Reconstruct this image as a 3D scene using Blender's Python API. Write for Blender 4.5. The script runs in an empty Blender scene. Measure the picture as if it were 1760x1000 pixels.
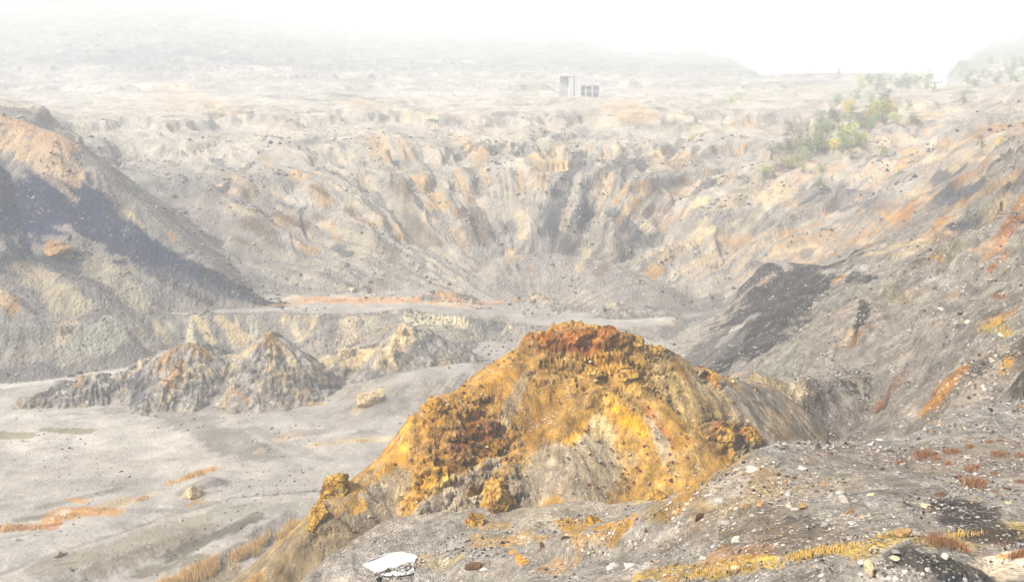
import bpy, math, random
import numpy as np

# ------------------------------------------------------------------ camera, sky, sun, exposure
S = bpy.context.scene
F = 1727.0                       # focal length in photograph pixels
PITCH = math.radians(12.72)
cam_d = bpy.data.cameras.new('camera'); cam = bpy.data.objects.new('camera', cam_d)
S.collection.objects.link(cam); S.camera = cam
cam_d.sensor_width = 36.0; cam_d.lens = 36.0 * F / 1760.0
cam_d.clip_start = 0.5; cam_d.clip_end = 20000
cam.location = (0, 0, 0); cam.rotation_euler = (math.radians(90) - PITCH, 0, 0)

SUN_EL, SUN_AZ = math.radians(46), math.radians(238)      # azimuth clockwise from +Y
world = bpy.data.worlds.new("World"); S.world = world; world.use_nodes = True
wn = world.node_tree; wn.nodes.clear()
sky = wn.nodes.new('ShaderNodeTexSky'); sky.sky_type = 'NISHITA'; sky.sun_disc = False
sky.sun_elevation = SUN_EL; sky.sun_rotation = SUN_AZ
sky.air_density = 0.9; sky.dust_density = 6.0; sky.ozone_density = 0.6; sky.altitude = 300
bg = wn.nodes.new('ShaderNodeBackground'); bg.inputs['Strength'].default_value = 0.10
wo = wn.nodes.new('ShaderNodeOutputWorld')
wn.links.new(sky.outputs[0], bg.inputs[0]); wn.links.new(bg.outputs[0], wo.inputs[0])

sun_d = bpy.data.lights.new('sun', 'SUN'); sun = bpy.data.objects.new('sun', sun_d)
S.collection.objects.link(sun)
sun_d.energy = 3.4; sun_d.angle = math.radians(4); sun_d.color = (1.0, 0.965, 0.91)
sx, sy, sz = math.sin(SUN_AZ) * math.cos(SUN_EL), math.cos(SUN_AZ) * math.cos(SUN_EL), math.sin(SUN_EL)
from mathutils import Vector
sun.rotation_euler = Vector((sx, sy, sz)).to_track_quat('Z', 'Y').to_euler()

S.view_settings.view_transform = 'Standard'; S.view_settings.look = 'None'
S.view_settings.gamma = 1; S.view_settings.exposure = 1.3
S.cycles.volume_bounces = 5; S.cycles.max_bounces = 8; S.cycles.diffuse_bounces = 3
S.cycles.volume_max_steps = 64

HAZE_DENSITY = 0.00061
HAZE_COLOR = (.945, .985, 1.0, 1)

C = S.collection
rng = np.random.RandomState(7); random.seed(7)

# ------------------------------------------------------------------ helpers: noise
_perm = rng.permutation(4096)
_gx = np.cos(np.arange(4096) * 2.399963); _gy = np.sin(np.arange(4096) * 2.399963)
_rv = rng.rand(4096)
def _h(ix, iy, s=0):
    return _perm[(_perm[(ix + s * 57) & 4095] + iy) & 4095]
def gn(x, y, s=0):
    ix = np.floor(x).astype(np.int64); iy = np.floor(y).astype(np.int64)
    fx = x - ix; fy = y - iy
    u = fx * fx * fx * (fx * (fx * 6 - 15) + 10); v = fy * fy * fy * (fy * (fy * 6 - 15) + 10)
    def g(a, b):
        k = _h(ix + a, iy + b, s)
        return _gx[k] * (fx - a) + _gy[k] * (fy - b)
    return ((g(0, 0) * (1 - u) + g(1, 0) * u) * (1 - v) + (g(0, 1) * (1 - u) + g(1, 1) * u) * v) * 1.5
def fbm(x, y, o=5, s=0, g=0.5, l=2.03):
    a = 1.0; t = 0.0; n = 0.0
    for i in range(o):
        t = t + a * gn(x, y, s + i * 3); n += a; a *= g; x = x * l + 13.7; y = y * l + 7.3
    return t / n
def ridged(x, y, o=5, s=0, g=0.5):
    a = 1.0; t = 0.0; n = 0.0
    for i in range(o):
        t = t + a * (1 - 2 * np.abs(gn(x, y, s + i * 3))); n += a; a *= g; x = x * 2.03 + 13.7; y = y * 2.03 + 7.3
    return t / n
def facet(x, y, s=0):
    """blocky rock: every cell is a tilted plane; also returns closeness to the crack between cells"""
    ix = np.floor(x).astype(np.int64); iy = np.floor(y).astype(np.int64)
    d1 = np.full(x.shape, 9.0); d2 = np.full(x.shape, 9.0); val = np.zeros(x.shape); cid = np.zeros(x.shape)
    for a in (-1, 0, 1):
        for b in (-1, 0, 1):
            k = _h(ix + a, iy + b, s)
            cx = ix + a + _rv[k]; cy = iy + b + _rv[(k * 7 + 3) & 4095]
            dx = x - cx; dy = y - cy; d = dx * dx + dy * dy
            v = (_rv[(k * 13 + 5) & 4095] - .5) + dx * (_rv[(k * 3 + 1) & 4095] - .5) * 1.3 + dy * (_rv[(k * 5 + 2) & 4095] - .5) * 1.3
            near = d < d1
            d2 = np.where(near, d1, np.minimum(d2, d)); val = np.where(near, v, val); cid = np.where(near, _rv[(k * 11 + 9) & 4095], cid); d1 = np.where(near, d, d1)
    return val, np.sqrt(d2) - np.sqrt(d1), cid
def sst(a, b, x):
    t = np.clip((x - a) / (b - a), 0, 1); return t * t * (3 - 2 * t)
def smax(a, b, k):
    h = np.clip(0.5 + 0.5 * (a - b) / k, 0, 1)
    return b * (1 - h) + a * h + k * h * (1 - h)

# ------------------------------------------------------------------ helpers: where a sight line meets the land
cp, sp = math.cos(PITCH), math.sin(PITCH)
def ray(px, py):
    x = (px - 880) / F; u = (500 - py) / F
    d = (x, cp + u * sp, -sp + u * cp)
    return math.atan2(d[0], d[1]), d[2] / math.hypot(d[0], d[1])      # azimuth, tan(elevation)
def P(px, py, r):
    az, t = ray(px, py); r = r / math.cos(az); return (math.sin(az) * r, math.cos(az) * r, t * r)      # r: distance ahead
def az_of(px, py=500): return ray(px, py)[0]

# ------------------------------------------------------------------ the land: contour lines by bearing
# node: (px, py, r) -> height from the sight line ; (px, None, r, z) -> given height ; (px, py, None, z) -> distance from height
def line(nodes):
    A, R, Z = [], [], []
    for n in nodes:
        if n[1] is None:
            az = az_of(n[0]); r, z = n[2] / math.cos(az), n[3]
        elif n[2] is None:
            az, t = ray(n[0], n[1]); z = n[3]; r = z / t
        else:
            az, t = ray(n[0], n[1]); r = n[2] / math.cos(az); z = t * r
        A.append(az); R.append(r); Z.append(z)
    o = np.argsort(A)
    return np.array(A)[o], np.array(R)[o], np.array(Z)[o]
N_ = None
LINES = [line(l) for l in [
 [(-300,N_,5,-80),(2000,N_,5,-70)],
 [(-300,N_,90,-86),(1200,N_,90,-86),(1300,N_,105,-54),(1500,N_,108,-54),(1760,N_,74,-42),(2000,N_,70,-40)],
 [(-300,N_,120,-85.6),(1150,N_,120,-85.6),(1230,N_,114,-60),(1310,772,113),(1500,752,128),(1640,740,104),(1760,700,80),(2000,700,74)],
 [(-300,N_,150,-85.3),(1100,N_,150,-85.3),(1200,N_,140,-62),(1260,645,127),(1310,652,127),(1400,664,134),(1500,650,143),(1600,640,124),(1760,640,92),(2000,640,84)],
 [(-300,N_,190,-85.2),(1150,N_,190,-85),(1230,N_,175,-76),(1300,N_,172,-64),(1400,640,175),(1500,560,170),(1600,560,140),(1760,570,104),(2000,570,92)],
 [(-300,655,N_,-85),(0,648,N_,-85),(90,627,N_,-85),(250,612,N_,-85),(400,605,N_,-85),(550,600,N_,-85),(720,592,N_,-84.5),(820,590,N_,-84),(950,600,N_,-84.5),(1150,612,N_,-84),(1230,622,274),(1300,618,258),(1400,600,232),(1500,530,206),(1600,512,172),(1760,512,120),(2000,512,104)],
 [(-300,560,N_,-72),(0,562,N_,-73),(100,560,N_,-74),(250,548,N_,-76),(400,543,N_,-76),(550,541,N_,-76),(700,540,N_,-76.5),(790,545,N_,-78),(900,560,N_,-82),(1100,572,N_,-83),(1150,582,297),(1200,552,302),(1250,520,305),(1300,482,306),(1340,455,305),(1440,460,288),(1500,482,243),(1600,490,187),(1760,490,133),(2000,490,112)],
 [(-300,553,N_,-72),(0,553,N_,-72.6),(100,550,N_,-74),(250,535,N_,-75.6),(400,528,N_,-75.8),(700,525,N_,-76.3),(900,532,N_,-80),(1100,548,N_,-83),(1200,N_,326,-83.5),(1340,N_,338,-78),(1440,452,322),(1500,458,275),(1600,455,215),(1760,440,146),(2000,440,120)],
 [(-300,546,N_,-71),(0,546,N_,-71.5),(100,543,N_,-73.5),(250,530,N_,-75.3),(400,515,N_,-75.5),(600,505,N_,-75.8),(800,503,N_,-77),(930,492,N_,-77),(1050,512,N_,-80),(1150,530,N_,-84),(1250,525,N_,-84),(1340,498,347),(1440,430,345),(1500,430,302),(1600,415,245),(1760,390,158),(2000,390,130)],
 [(-300,430,300),(0,430,306),(200,430,337),(400,430,354),(600,430,363),(800,430,368),(950,440,366),(1050,430,373),(1150,430,380),(1250,430,376),(1340,430,366),(1440,395,368),(1500,395,332),(1600,375,285),(1760,345,182),(2000,340,150)],
 [(-300,330,320),(0,340,326),(200,340,375),(400,340,396),(600,340,405),(950,330,412),(1150,330,420),(1250,340,418),(1340,340,412),(1440,340,405),(1600,315,352),(1760,300,222),(2000,290,180)],
 [(-300,240,345),(0,262,350),(110,290,362),(200,270,445),(600,265,475),(950,262,485),(1150,265,490),(1340,265,490),(1440,268,480),(1600,250,430),(1760,250,292),(2000,240,230)],
 [(-300,180,372),(0,197,382),(70,215,385),(130,265,396),(200,212,570),(600,207,590),(950,205,600),(1340,205,600),(1500,205,570),(1640,200,500),(1760,205,402),(2000,190,310)],
 [(-300,172,680),(0,182,700),(130,190,710),(600,182,720),(980,180,730),(1340,182,720),(1500,182,690),(1760,180,470),(2000,170,400)],
 [(-300,150,920),(0,165,930),(500,165,950),(980,163,950),(1340,165,930),(1500,160,900),(1640,157,780),(1760,156,600),(2000,150,560)],
 [(-300,140,1020),(0,150,1020),(500,155,1020),(980,160,1020),(1340,150,1030),(1500,148,980),(1640,152,860),(1760,152,680),(2000,145,640)],
 [(-300,90,1300),(0,100,1300),(150,82,1350),(300,82,1350),(420,92,1350),(560,112,1300),(700,125,1280),(980,128,1280),(1296,131,1260),(1560,131,1150),(1620,146,1000),(1700,148,900),(1760,148,800),(2000,140,760)],
 [(-300,-60,2200),(0,-25,2200),(250,-12,2200),(330,0,2200),(400,22,2150),(480,38,2100),(600,54,2050),(800,64,2000),(990,70,1950),(1020,80,1950),(1060,90,1950),(1200,92,1900),(1240,98,1900),(1270,112,1900),(1296,131,1900),(1330,N_,1850,-50),(1600,N_,1700,-50),(1634,140,1500),(1655,108,1550),(1695,84,1600),(1760,66,1700),(2000,30,1800)],
 [(-300,N_,6000,-60),(2000,N_,6000,-60)],
]]
def base(az, r):
    lr = np.log(r)
    z = np.full(az.shape, 0.0); first = True
    for k in range(len(LINES) - 1):
        A0, R0, Z0 = LINES[k]; A1, R1, Z1 = LINES[k + 1]
        r0 = np.interp(az, A0, R0); z0 = np.interp(az, A0, Z0)
        r1 = np.maximum(np.interp(az, A1, R1), r0 * 1.012); z1 = np.interp(az, A1, Z1)
        t = (r - r0) / (r1 - r0)
        if first: z = z0.copy(); first = False
        m = (t > 0)
        tc = np.clip(t, 0, 1)
        z = np.where(m, z0 + (z1 - z0) * tc, z)
    return z
# ledge in front
NEAR = [line(l) for l in [
 [(-300,N_,5,-14),(2000,N_,5,-14)],
 [(-300,N_,20,-18),(300,N_,20,-18),(900,N_,20,-16),(2000,N_,20,-15.5)],
 [(-300,N_,30,-23),(300,N_,30,-24),(600,N_,42,-27),(750,N_,46,-28),(900,1010,49),(1100,1000,40),(1300,1000,34),(1500,1000,31),(1760,1000,29.5),(2000,1000,29)],
 [(-300,N_,34,-25),(300,N_,36,-26),(600,N_,48,-31),(750,N_,54,-33),(900,968,55),(1100,950,46),(1300,900,41.5),(1500,890,39),(1760,885,37.5),(2000,885,37)],
 [(-300,N_,38,-27),(300,N_,40,-28),(600,N_,52,-33.5),(750,1006,57.5),(800,962,58),(900,950,57),(1000,915,51),(1080,898,50),(1130,884,48),(1200,842,48),(1300,830,47),(1500,815,46.5),(1760,800,45.5),(2000,790,45)],
 [(-300,N_,39,-27.5),(300,N_,41,-28.5),(600,N_,54,-35),(750,996,60),(800,955,60.5),(900,946,59),(950,932,55),(1080,894,51),(1130,881,49),(1200,839,49),(1300,786,52),(1340,763,54),(1450,757,56),(1560,750,58),(1640,712,63),(1700,686,67),(1760,690,68),(2000,690,68)],
]]
def near(az, r):
    z = None
    for k in range(len(NEAR) - 1):
        A0, R0, Z0 = NEAR[k]; A1, R1, Z1 = NEAR[k + 1]
        r0 = np.interp(az, A0, R0); z0 = np.interp(az, A0, Z0)
        r1 = np.maximum(np.interp(az, A1, R1), r0 + .4); z1 = np.interp(az, A1, Z1)
        t = np.clip((r - r0) / (r1 - r0), 0, 1)
        z = z0.copy() if z is None else z
        z = np.where(r > r0, z0 + (z1 - z0) * t, z)
    return z - np.maximum(r - r1 - 1.0, 0) * 0.95 - np.maximum(r - r1, 0) * .15
# heaps: a crest line with sides at the angle of repose. crest nodes (px, py, r); options slope, flat half-width, gully amplitude
def tent(X, Y, nodes, slope=0.7, w=0.0, gul=0.0, gf=0.3, seed=0, pw=1.0):
    pts = [P(*n) if len(n) == 3 else n[1:] for n in nodes]
    if len(pts) == 1: pts = pts * 2
    best = np.full(X.shape, -1e9); acc = 0.0
    for (x0, y0, z0), (x1, y1, z1) in zip(pts[:-1], pts[1:]):
        L2 = max((x1 - x0) ** 2 + (y1 - y0) ** 2, 1e-6); L = math.sqrt(L2)
        t = np.clip(((X - x0) * (x1 - x0) + (Y - y0) * (y1 - y0)) / L2, 0, 1)
        dx = X - (x0 + t * (x1 - x0)); dy = Y - (y0 + t * (y1 - y0)); d = np.sqrt(dx * dx + dy * dy)
        dd = np.maximum(d - w, 0)
        z = z0 + (z1 - z0) * t - slope * (np.sqrt(dd * dd + .5) - .7) ** pw
        if gul:
            th = np.arctan2(dy, dx)
            s = (acc + t * L) * gf + th * 2.0
            z = z + gul * ridged(s, d * 0.05 + seed, 3, seed) * sst(0, 6, dd)
        best = np.maximum(best, z); acc += L
    return best

PZ = -44.0
def on_plane(px, py, z0=PZ):
    az, t = ray(px, py); r = z0 / t; return (math.sin(az) * r, math.cos(az) * r)
_pa, _pb = on_plane(668, 969), on_plane(752, 972)
POND = [(_pa, (2.7, 2.1)), (_pb, (2.9, 2.2))]
MOUNDS = {   # name -> list of (nodes, options)
 'orange': [
   ([(900,604,111),(935,598,111.5),(985,592,112),(1058,598,113),(1085,603,113),(1140,608,113),(1200,634,114),(1250,652,117.5),(1305,662,124)], dict(slope=.92, w=1.2, gul=.7, seed=3)),
   ([(930,573,111.2),(985,562,111.8),(1050,569,112.2)], dict(slope=2.4, w=1.5, gul=.25, seed=4)),
   ([(1090,586,112.6),(1130,597,112.8)], dict(slope=2.0, w=1.0, gul=.2, seed=6)),
   ([(746,686,101.6),(722,712,100.4)], dict(slope=1.7, w=.6, gul=.3, seed=7)),
   ([(906,600,111),(885,622,108),(830,650,105),(748,692,101),(718,742,99),(640,808,96),(606,832,93.5),(566,862,91),(530,915,89),(450,985,87),(380,1050,85)], dict(slope=1.25, w=.4, gul=.6, seed=5)),
   ([(1085,640,108),(1180,740,103),(1240,755,104)], dict(slope=.85, w=.6, gul=.4, seed=8)),
   ([(1000,640,108),(960,700,104),(870,770,100),(720,870,94)], dict(slope=.9, w=.5, gul=.5, seed=8))],
 'twin': [
   ([(60,692,246),(110,668,249),(165,645,252),(215,640,255),(262,615,257),(300,597,258),(340,590,258),(372,610,258),(430,606,258)], dict(slope=.75, gul=2.4, gf=.5, seed=11)),
   ([(420,612,258),(445,592,258),(465,570,258),(480,585,258),(508,615,257),(548,650,254)], dict(slope=.9, gul=1.8, gf=.6, seed=12)),
   ([(300,640,250),(255,672,245)], dict(slope=.65, gul=.8, seed=14)), ([(430,640,251),(385,680,245)], dict(slope=.65, gul=.8, seed=15))],
 'yellow': [
   ([(548,618,272),(600,598,275),(640,588,277),(665,572,280),(690,552,281),(715,566,280),(760,582,279)], dict(slope=.62, gul=.6, seed=21)),
   ([(690,556,280),(672,590,271),(650,615,266)], dict(slope=.7, gul=.5, seed=22))],
 'hummock_a': [([(725,508,328),(760,500,331),(790,503,331),(815,512,328)], dict(slope=.5, gul=.7, seed=31))],
 'hummock_b': [([(900,514,331),(925,505,334),(945,514,331)], dict(slope=.5, gul=.5, seed=32))],
 'hummock_c': [([(1040,520,330),(1090,524,328),(1150,535,325)], dict(slope=.4, gul=.4, seed=33))],
 'heap': [([(1560,940,31.6),(1585,932,31.8),(1612,944,31.4)], dict(slope=.6, w=.4, gul=.12, gf=2, seed=41))],
 'gravel_hump': [([(760,968,62),(800,950,62.5),(830,962,62)], dict(slope=.6, w=.4, gul=.1, seed=42))],
 'dark_pile': [([(35,690,244),(75,672,247),(110,655,250)], dict(slope=.6, gul=.9, seed=43))],
}
def mound(name, X, Y):
    z = None
    for nodes, o in MOUNDS[name]:
        t = tent(X, Y, nodes, **o); z = t if z is None else smax(z, t, .8)
    return z
CX, CY = 5.0, 318.0      # middle of the pit: scree and stains run towards it
def land(X, Y, detail=True):
    az = np.arctan2(X, Y); r = np.hypot(X, Y)
    th = np.arctan2(Y - CY, X - CX); dc = np.hypot(X - CX, Y - CY)
    # wander of the contour lines
    wa = fbm(X / 60, Y / 60, 3, 1); wf = sst(60, 300, r)
    r2 = r * (1 + 0.022 * wa * wf); az2 = az + 0.012 * fbm(X / 45, Y / 45, 3, 2) * wf
    b = base(az2, r2)
    r5 = np.interp(az2, LINES[5][0], LINES[5][1]); r6 = np.interp(az2, LINES[6][0], LINES[6][1]); face = sst(r5 - 2, r5 + 2, r2) * (1 - sst(r6 - 1, r6 + 2, r2)) * (az < .12)
    rf = np.interp(az2, LINES[8][0], LINES[8][1]); wall = sst(rf - 4, rf + 12, r2) * (1 - sst(2000, 2600, r))
    wallish = wall * sst(-86, -70, b)
    if detail:
        wv = fbm(X / 55, Y / 55, 4, 4); am = sst(-.25, .35, fbm(X / 110, Y / 110, 2, 11))
        b = b + wallish * 7.0 * (ridged(th * 4.5 + .9 * wv, dc / 160, 2, 8) - .3) * sst(rf, rf + 60, r)
        g = ridged(th * 13 + 1.5 * wv, dc / 90, 4, 5, .55)
        b = b + wallish * (1.7 + .9 * sst(400, 800, r)) * (g - .35) * (.25 + am) * (1 - .6 * sst(500, 700, r))
        b = b + wallish * .9 * (1.2 - am) * ridged(th * 42 + 1.2 * wv, dc / 70, 3, 6) * (.4 + .6 * sst(-.2, .3, wa))
        b = b + face * 1.3 * (ridged(th * 60 + .5 * fbm(X / 9, Y / 9, 2, 17), r / 25, 4, 18) - .5)
        # stepped mine benches high on the wall
        step = 9.0; ph = (b + 1.8 * fbm(X / 110, Y / 110, 3, 9)) / step; fr = ph - np.floor(ph)
        b = b + step * .42 * (sst(.38, .62, fr) - fr) * sst(380, 460, r) * (1 - sst(1400, 1900, r)) * (1 - .6 * sst(.2, .4, az))
        fl, cr, _ = facet(X / 16, Y / 16, 3)
        b = b + wallish * 3.0 * (1 - .8 * sst(420, 560, r)) * fl * sst(-.1, .4, fbm(X / 70, Y / 70, 3, 12))
        b = b + sst(1000, 1700, r) * 9 * fbm(X / 300, Y / 260, 5, 15)
        b = b + (.5 + 2.0 * wallish * (1 - .75 * sst(430, 620, r))) * fbm(X / 14, Y / 14, 6, 16, .55) * (.3 + .7 * sst(100, 250, r))
    # low spoil, berms and benches on the pit floor
    b0 = b.copy()
    L = [
     ([(800,628,262),(720,640,256),(655,665,248),(560,720,234)], dict(slope=.28, w=1, gul=.3, seed=51)),
     ([(-60,925,174),(60,905,178),(140,885,182),(220,850,190),(300,815,200),(400,790,207),(440,765,214)], dict(slope=.55, w=.8, gul=.9, seed=52)),
     ([(20,1000,152),(100,968,158),(200,935,165),(320,895,174),(420,868,180),(540,858,182)], dict(slope=.5, w=3, gul=.8, seed=53)),
     ([(150,1060,146),(300,985,156),(430,900,172),(470,880,177)], dict(slope=.7, w=2, gul=.9, seed=54)),
     ([(330,835,191),(360,822,194)], dict(slope=.9, w=.8, gul=.3, seed=55)),
     ([(340,745,222),(430,740,224),(520,755,222)], dict(slope=.3, w=2, gul=.4, seed=56)),
     ([(1000,550,312),(1080,553,308),(1150,548,311)], dict(slope=.3, w=2, gul=.3, seed=57)),
     ([(840,562,308),(900,560,309),(960,566,306)], dict(slope=.25, w=2, gul=.3, seed=58)),
     ([(610,545,296),(690,535,302),(700,535,303)], dict(slope=.4, w=2, gul=.3, seed=59)),
     # scree lobes and shoulders on the left
     ([(-60,452,303),(20,458,305),(80,460,307),(140,480,303)], dict(slope=.68, w=2, gul=.9, seed=60)),
     ([(150,448,321),(200,455,321),(250,470,320)], dict(slope=.68, w=2, gul=.9, seed=61)),
     ([(-80,520,291),(10,522,291),(50,545,284)], dict(slope=.72, w=1.5, gul=.8, seed=62)),
     ([(80,572,281),(150,563,287),(200,558,291)], dict(slope=.75, w=1.5, gul=.6, seed=63)),
     ([(0,197,360),(100,232,352),(160,285,345),(235,345,338),(330,430,328),(430,508,317)], dict(slope=.85, w=1.5, gul=1.2, seed=64)),
     ([(880,440,358),(955,438,361),(1030,450,356)], dict(slope=.42, w=2, gul=.4, seed=65)),
     # rims on the right
     ([(1338,454,303),(1385,457,299),(1438,460,290)], dict(slope=1.25, w=3.5, gul=.8, seed=75)),
     ([(1455,492,250),(1500,500,232)], dict(slope=1.2, w=2.5, gul=.7, seed=76)),
     ([(1560,395,262),(1620,378,250),(1700,388,215)], dict(slope=.7, w=1, gul=1.0, seed=66)),
     ([(1745,378,168),(1800,370,160)], dict(slope=.8, w=2, gul=1.0, seed=67)),
     ([(1790,580,96),(1850,555,98)], dict(slope=.9, w=1, gul=.5, seed=68)),
    ]
    for nodes, o in L:
        if not detail: o = dict(o, gul=0)
        b = smax(b, tent(X, Y, nodes, **o), 1.2)
    m2 = sst(-84, -80, b) * (az < .06) * sst(262, 275, r) * (1 - wall) * np.maximum(face, sst(.2, 1.5, b - b0) * (az < -.15))
    if detail: b = b + m2 * (1.5 * (ridged(th * 70 + .5 * fbm(X / 12, Y / 12, 2, 25), r / 30, 4, 26, .6) - .5) + 1.3 * fbm(X / 7, Y / 7, 5, 27, .6))
    bench = tent(X, Y, [(610,1010,80),(650,965,84),(720,920,88),(850,905,89),(1000,895,86),(1150,880,80)], slope=1.1, w=4.5, gul=.4, seed=70)
    bench = bench
    n = near(az + .01 * fbm(X / 6, Y / 6, 3, 20) * (r < 90), r * (1 + .012 * fbm(X / 5, Y / 5, 3, 21)))
    n = np.maximum(n, bench)
    if detail:
        n = n + .9 * fbm(X / 9, Y / 9, 4, 22) * sst(25, 40, r) * .5 + .16 * fbm(X / 1.6, Y / 1.6, 5, 23, .6)
        mr_ = sst(.17, .25, az) * sst(115, 135, r) * (1 - sst(300, 340, r)) * sst(-84, -76, b); phr = (b + .9 * fbm(X / 22, Y / 22, 3, 48)) / 6.0; frr = phr - np.floor(phr)
        b = b + mr_ * (1.6 * (sst(.36, .64, frr) - frr) + .9 * fbm(X / 4, Y / 4, 5, 49, .6) + .35 * (ridged(X / 3.2, Y / 3.2, 4, 39, .6) - .3))
        b = b + sst(0, 60, 200 - r) * (.5 * fbm(X / 5, Y / 5, 5, 24, .6)) + sst(.1, .2, az) * (1 - sst(220, 280, r)) * sst(-84, -76, b) * (1.3 * ridged(X / 16 + .5 * Y / 16 + .8 * fbm(X / 14, Y / 14, 3, 28), (Y - .5 * X) / 30, 4, 29, .55) - .4 + .9 * facet(X / 7, Y / 7, 19)[0])
    q = None
    for (qx, qy), (ra, rb) in POND:
        q_ = np.hypot((X - qx) / ra, (Y - qy) / rb) + .12 * fbm(X / 1.5, Y / 1.5, 3, 80); q = q_ if q is None else np.minimum(q, q_)
    if True:
        mq = 1 - sst(.95, 1.5, q); n = n * (1 - mq) + (PZ - .25) * mq
        rim = sst(1.0, 1.3, q) * (1 - sst(1.6, 2.3, q)); n = n + rim * np.maximum(PZ + .05 - n, 0)
    z = np.where(n > b, n, b)
    ident = np.where(n > b, 0, np.where(r > 1000, 4, np.where(wall > .45, 3, np.where((b > -80) & (az > .19), 2, 1))))
    return z, ident

# ------------------------------------------------------------------ the big sheet, finer where the photograph looks closer
AZ = np.radians(np.arange(-33.5, 33.5, 0.058))
segs = [(9, 26, .02), (26, 68, .0048), (68, 95, .0042), (95, 300, .0019), (300, 500, .0021), (500, 800, .0033), (800, 2100, .005), (2100, 4000, .01), (4000, 6500, .05)]
RR = []
for a, b_, s in segs:
    n_ = int(math.log(b_ / a) / s); RR += list(a * np.exp(np.linspace(0, math.log(b_ / a), n_, endpoint=False)))
RR = np.array(RR + [6500.0])
GA, GR = np.meshgrid(AZ, RR, indexing='ij')
GX = np.sin(GA) * GR; GY = np.cos(GA) * GR
GZ, GID = land(GX, GY)
_gr = np.gradient(GZ, axis=1) / np.gradient(RR)[None, :]; _ga = np.gradient(GZ, axis=0) / ((AZ[1] - AZ[0]) * GR)
_sl = np.hypot(_gr, _ga)
for ax in (0, 1):
    for _ in range(2):
        _sl = (_sl + sum(np.roll(_sl, s_, ax) for s_ in (-6, -4, -2, 2, 4, 6))) / 7
GID = np.where((GID == 1) & (_sl > .27) & (GR > 250), 3, GID)
GF = GZ.copy()
for nm in MOUNDS:
    GF = np.maximum(GF, mound(nm, GX, GY))
GTAN = GF / GR
GTM = np.maximum.accumulate(GTAN, axis=1)
def hit(px, py):
    """the point of the land seen at this place of the photograph"""
    az, t = ray(px, py)
    i = int(np.clip(round((az - AZ[0]) / (AZ[1] - AZ[0])), 0, len(AZ) - 1))
    k = int(np.searchsorted(GTM[i], t))
    k = min(k, len(RR) - 1); r = RR[k]
    return np.array((math.sin(az) * r, math.cos(az) * r, GF[i, k]))
def ground_z(x, y, full=True):
    az = math.atan2(x, y); r = math.hypot(x, y)
    i = int(np.clip(round((az - AZ[0]) / (AZ[1] - AZ[0])), 0, len(AZ) - 1)); k = int(np.clip(np.searchsorted(RR, r), 0, len(RR) - 1))
    return (GF if full else GZ)[i, k]

# ------------------------------------------------------------------ colours of the ground
GREY = (.30, .275, .25); PALE = (.39, .36, .325); CREAM = (.52, .41, .24); OCHRE = (.48, .25, .06); ORANGE = (.42, .18, .03)
RUST = (.24, .075, .012); GOLD = (.47, .25, .02); DARK = (.055, .05, .045); NAVY = (.001, .018, .085); BLUEG = (.06, .075, .105)
BROWN = (.16, .10, .055); TAN = (.38, .29, .18); OLIVE = (.20, .17, .09); GREENG = (.22, .225, .18); WHITE = (.50, .48, .45); SALMON = (.46, .30, .19); PEACH = (.50, .38, .26)
# a stain runs from one seen point to another: (px1, py1, px2, py2, width, colour, strength)
ST = []
DOM = [None]
def st(*a): ST.append(a + (DOM[0],))
# left wall, blue-black tip
DOM[0] = (1, 3)
for a in [(0,335,70,355,104,NAVY,.97),(110,370,240,440,44,NAVY,.9),(220,410,380,490,34,(.02,.03,.05),.85),(380,490,480,524,22,(.04,.05,.07),.8),(60,380,170,385,30,NAVY,.8),(0,395,30,440,20,BLUEG,.8),(0,300,80,345,40,NAVY,.9),(140,330,230,410,34,NAVY,.9),(170,410,300,470,20,(.03,.04,.06),.8),(0,455,90,475,26,(.05,.055,.07),.75),(110,470,180,500,20,(.07,.075,.085),.6),(260,470,360,520,16,(.05,.06,.08),.7),(30,350,150,370,70,NAVY,.97),(0,370,50,375,60,NAVY,.95),(100,340,170,400,40,NAVY,.9),(150,380,260,450,16,NAVY,.85),(95,270,140,320,12,NAVY,.8),
          (60,300,120,345,40,NAVY,.9),(120,260,160,320,10,BLUEG,.8),(30,218,60,226,9,BLUEG,.8),(0,215,20,216,8,BLUEG,.6),(110,235,150,250,8,BLUEG,.6),(40,405,45,440,18,NAVY,.85),(0,440,130,450,34,BLUEG,.85),
          (60,450,130,465,20,(.06,.06,.08),.7),(145,450,215,455,10,NAVY,.85),(250,440,330,437,9,NAVY,.7),(250,450,420,510,26,BLUEG,.85),(300,480,440,520,14,(.07,.08,.11),.75),(180,370,260,430,14,BLUEG,.8),
          (200,400,310,480,14,BLUEG,.8),(0,495,60,540,12,(.06,.07,.1),.7),(0,205,120,250,40,(.50,.30,.17),.75),(20,245,120,300,50,(.52,.36,.22),.8),(60,290,110,330,16,PEACH,.5),(0,240,60,270,30,TAN,.45),(110,330,130,345,12,PEACH,.6),
          (50,465,130,530,44,(.42,.36,.25),.8),(20,465,70,475,16,CREAM,.35),(165,458,235,515,40,(.38,.34,.25),.75),(10,515,25,530,22,OCHRE,.6),(0,500,10,520,20,CREAM,.6),(120,360,270,445,30,NAVY,.9),(230,400,340,475,22,NAVY,.85),(320,460,470,522,22,(.02,.03,.06),.85),(400,505,480,527,10,(.03,.045,.07),.8),(0,300,40,330,24,NAVY,.9),(90,425,118,440,20,OCHRE,.75),(98,428,112,436,8,RUST,.8),
          (430,430,372,432,8,(.12,.11,.11),.75),(60,550,80,570,10,(.1,.1,.12),.6),(215,365,245,390,10,CREAM,.8),(290,400,300,412,12,OCHRE,.6),(370,540,330,540,6,BLUEG,.4)]: st(*a)
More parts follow.
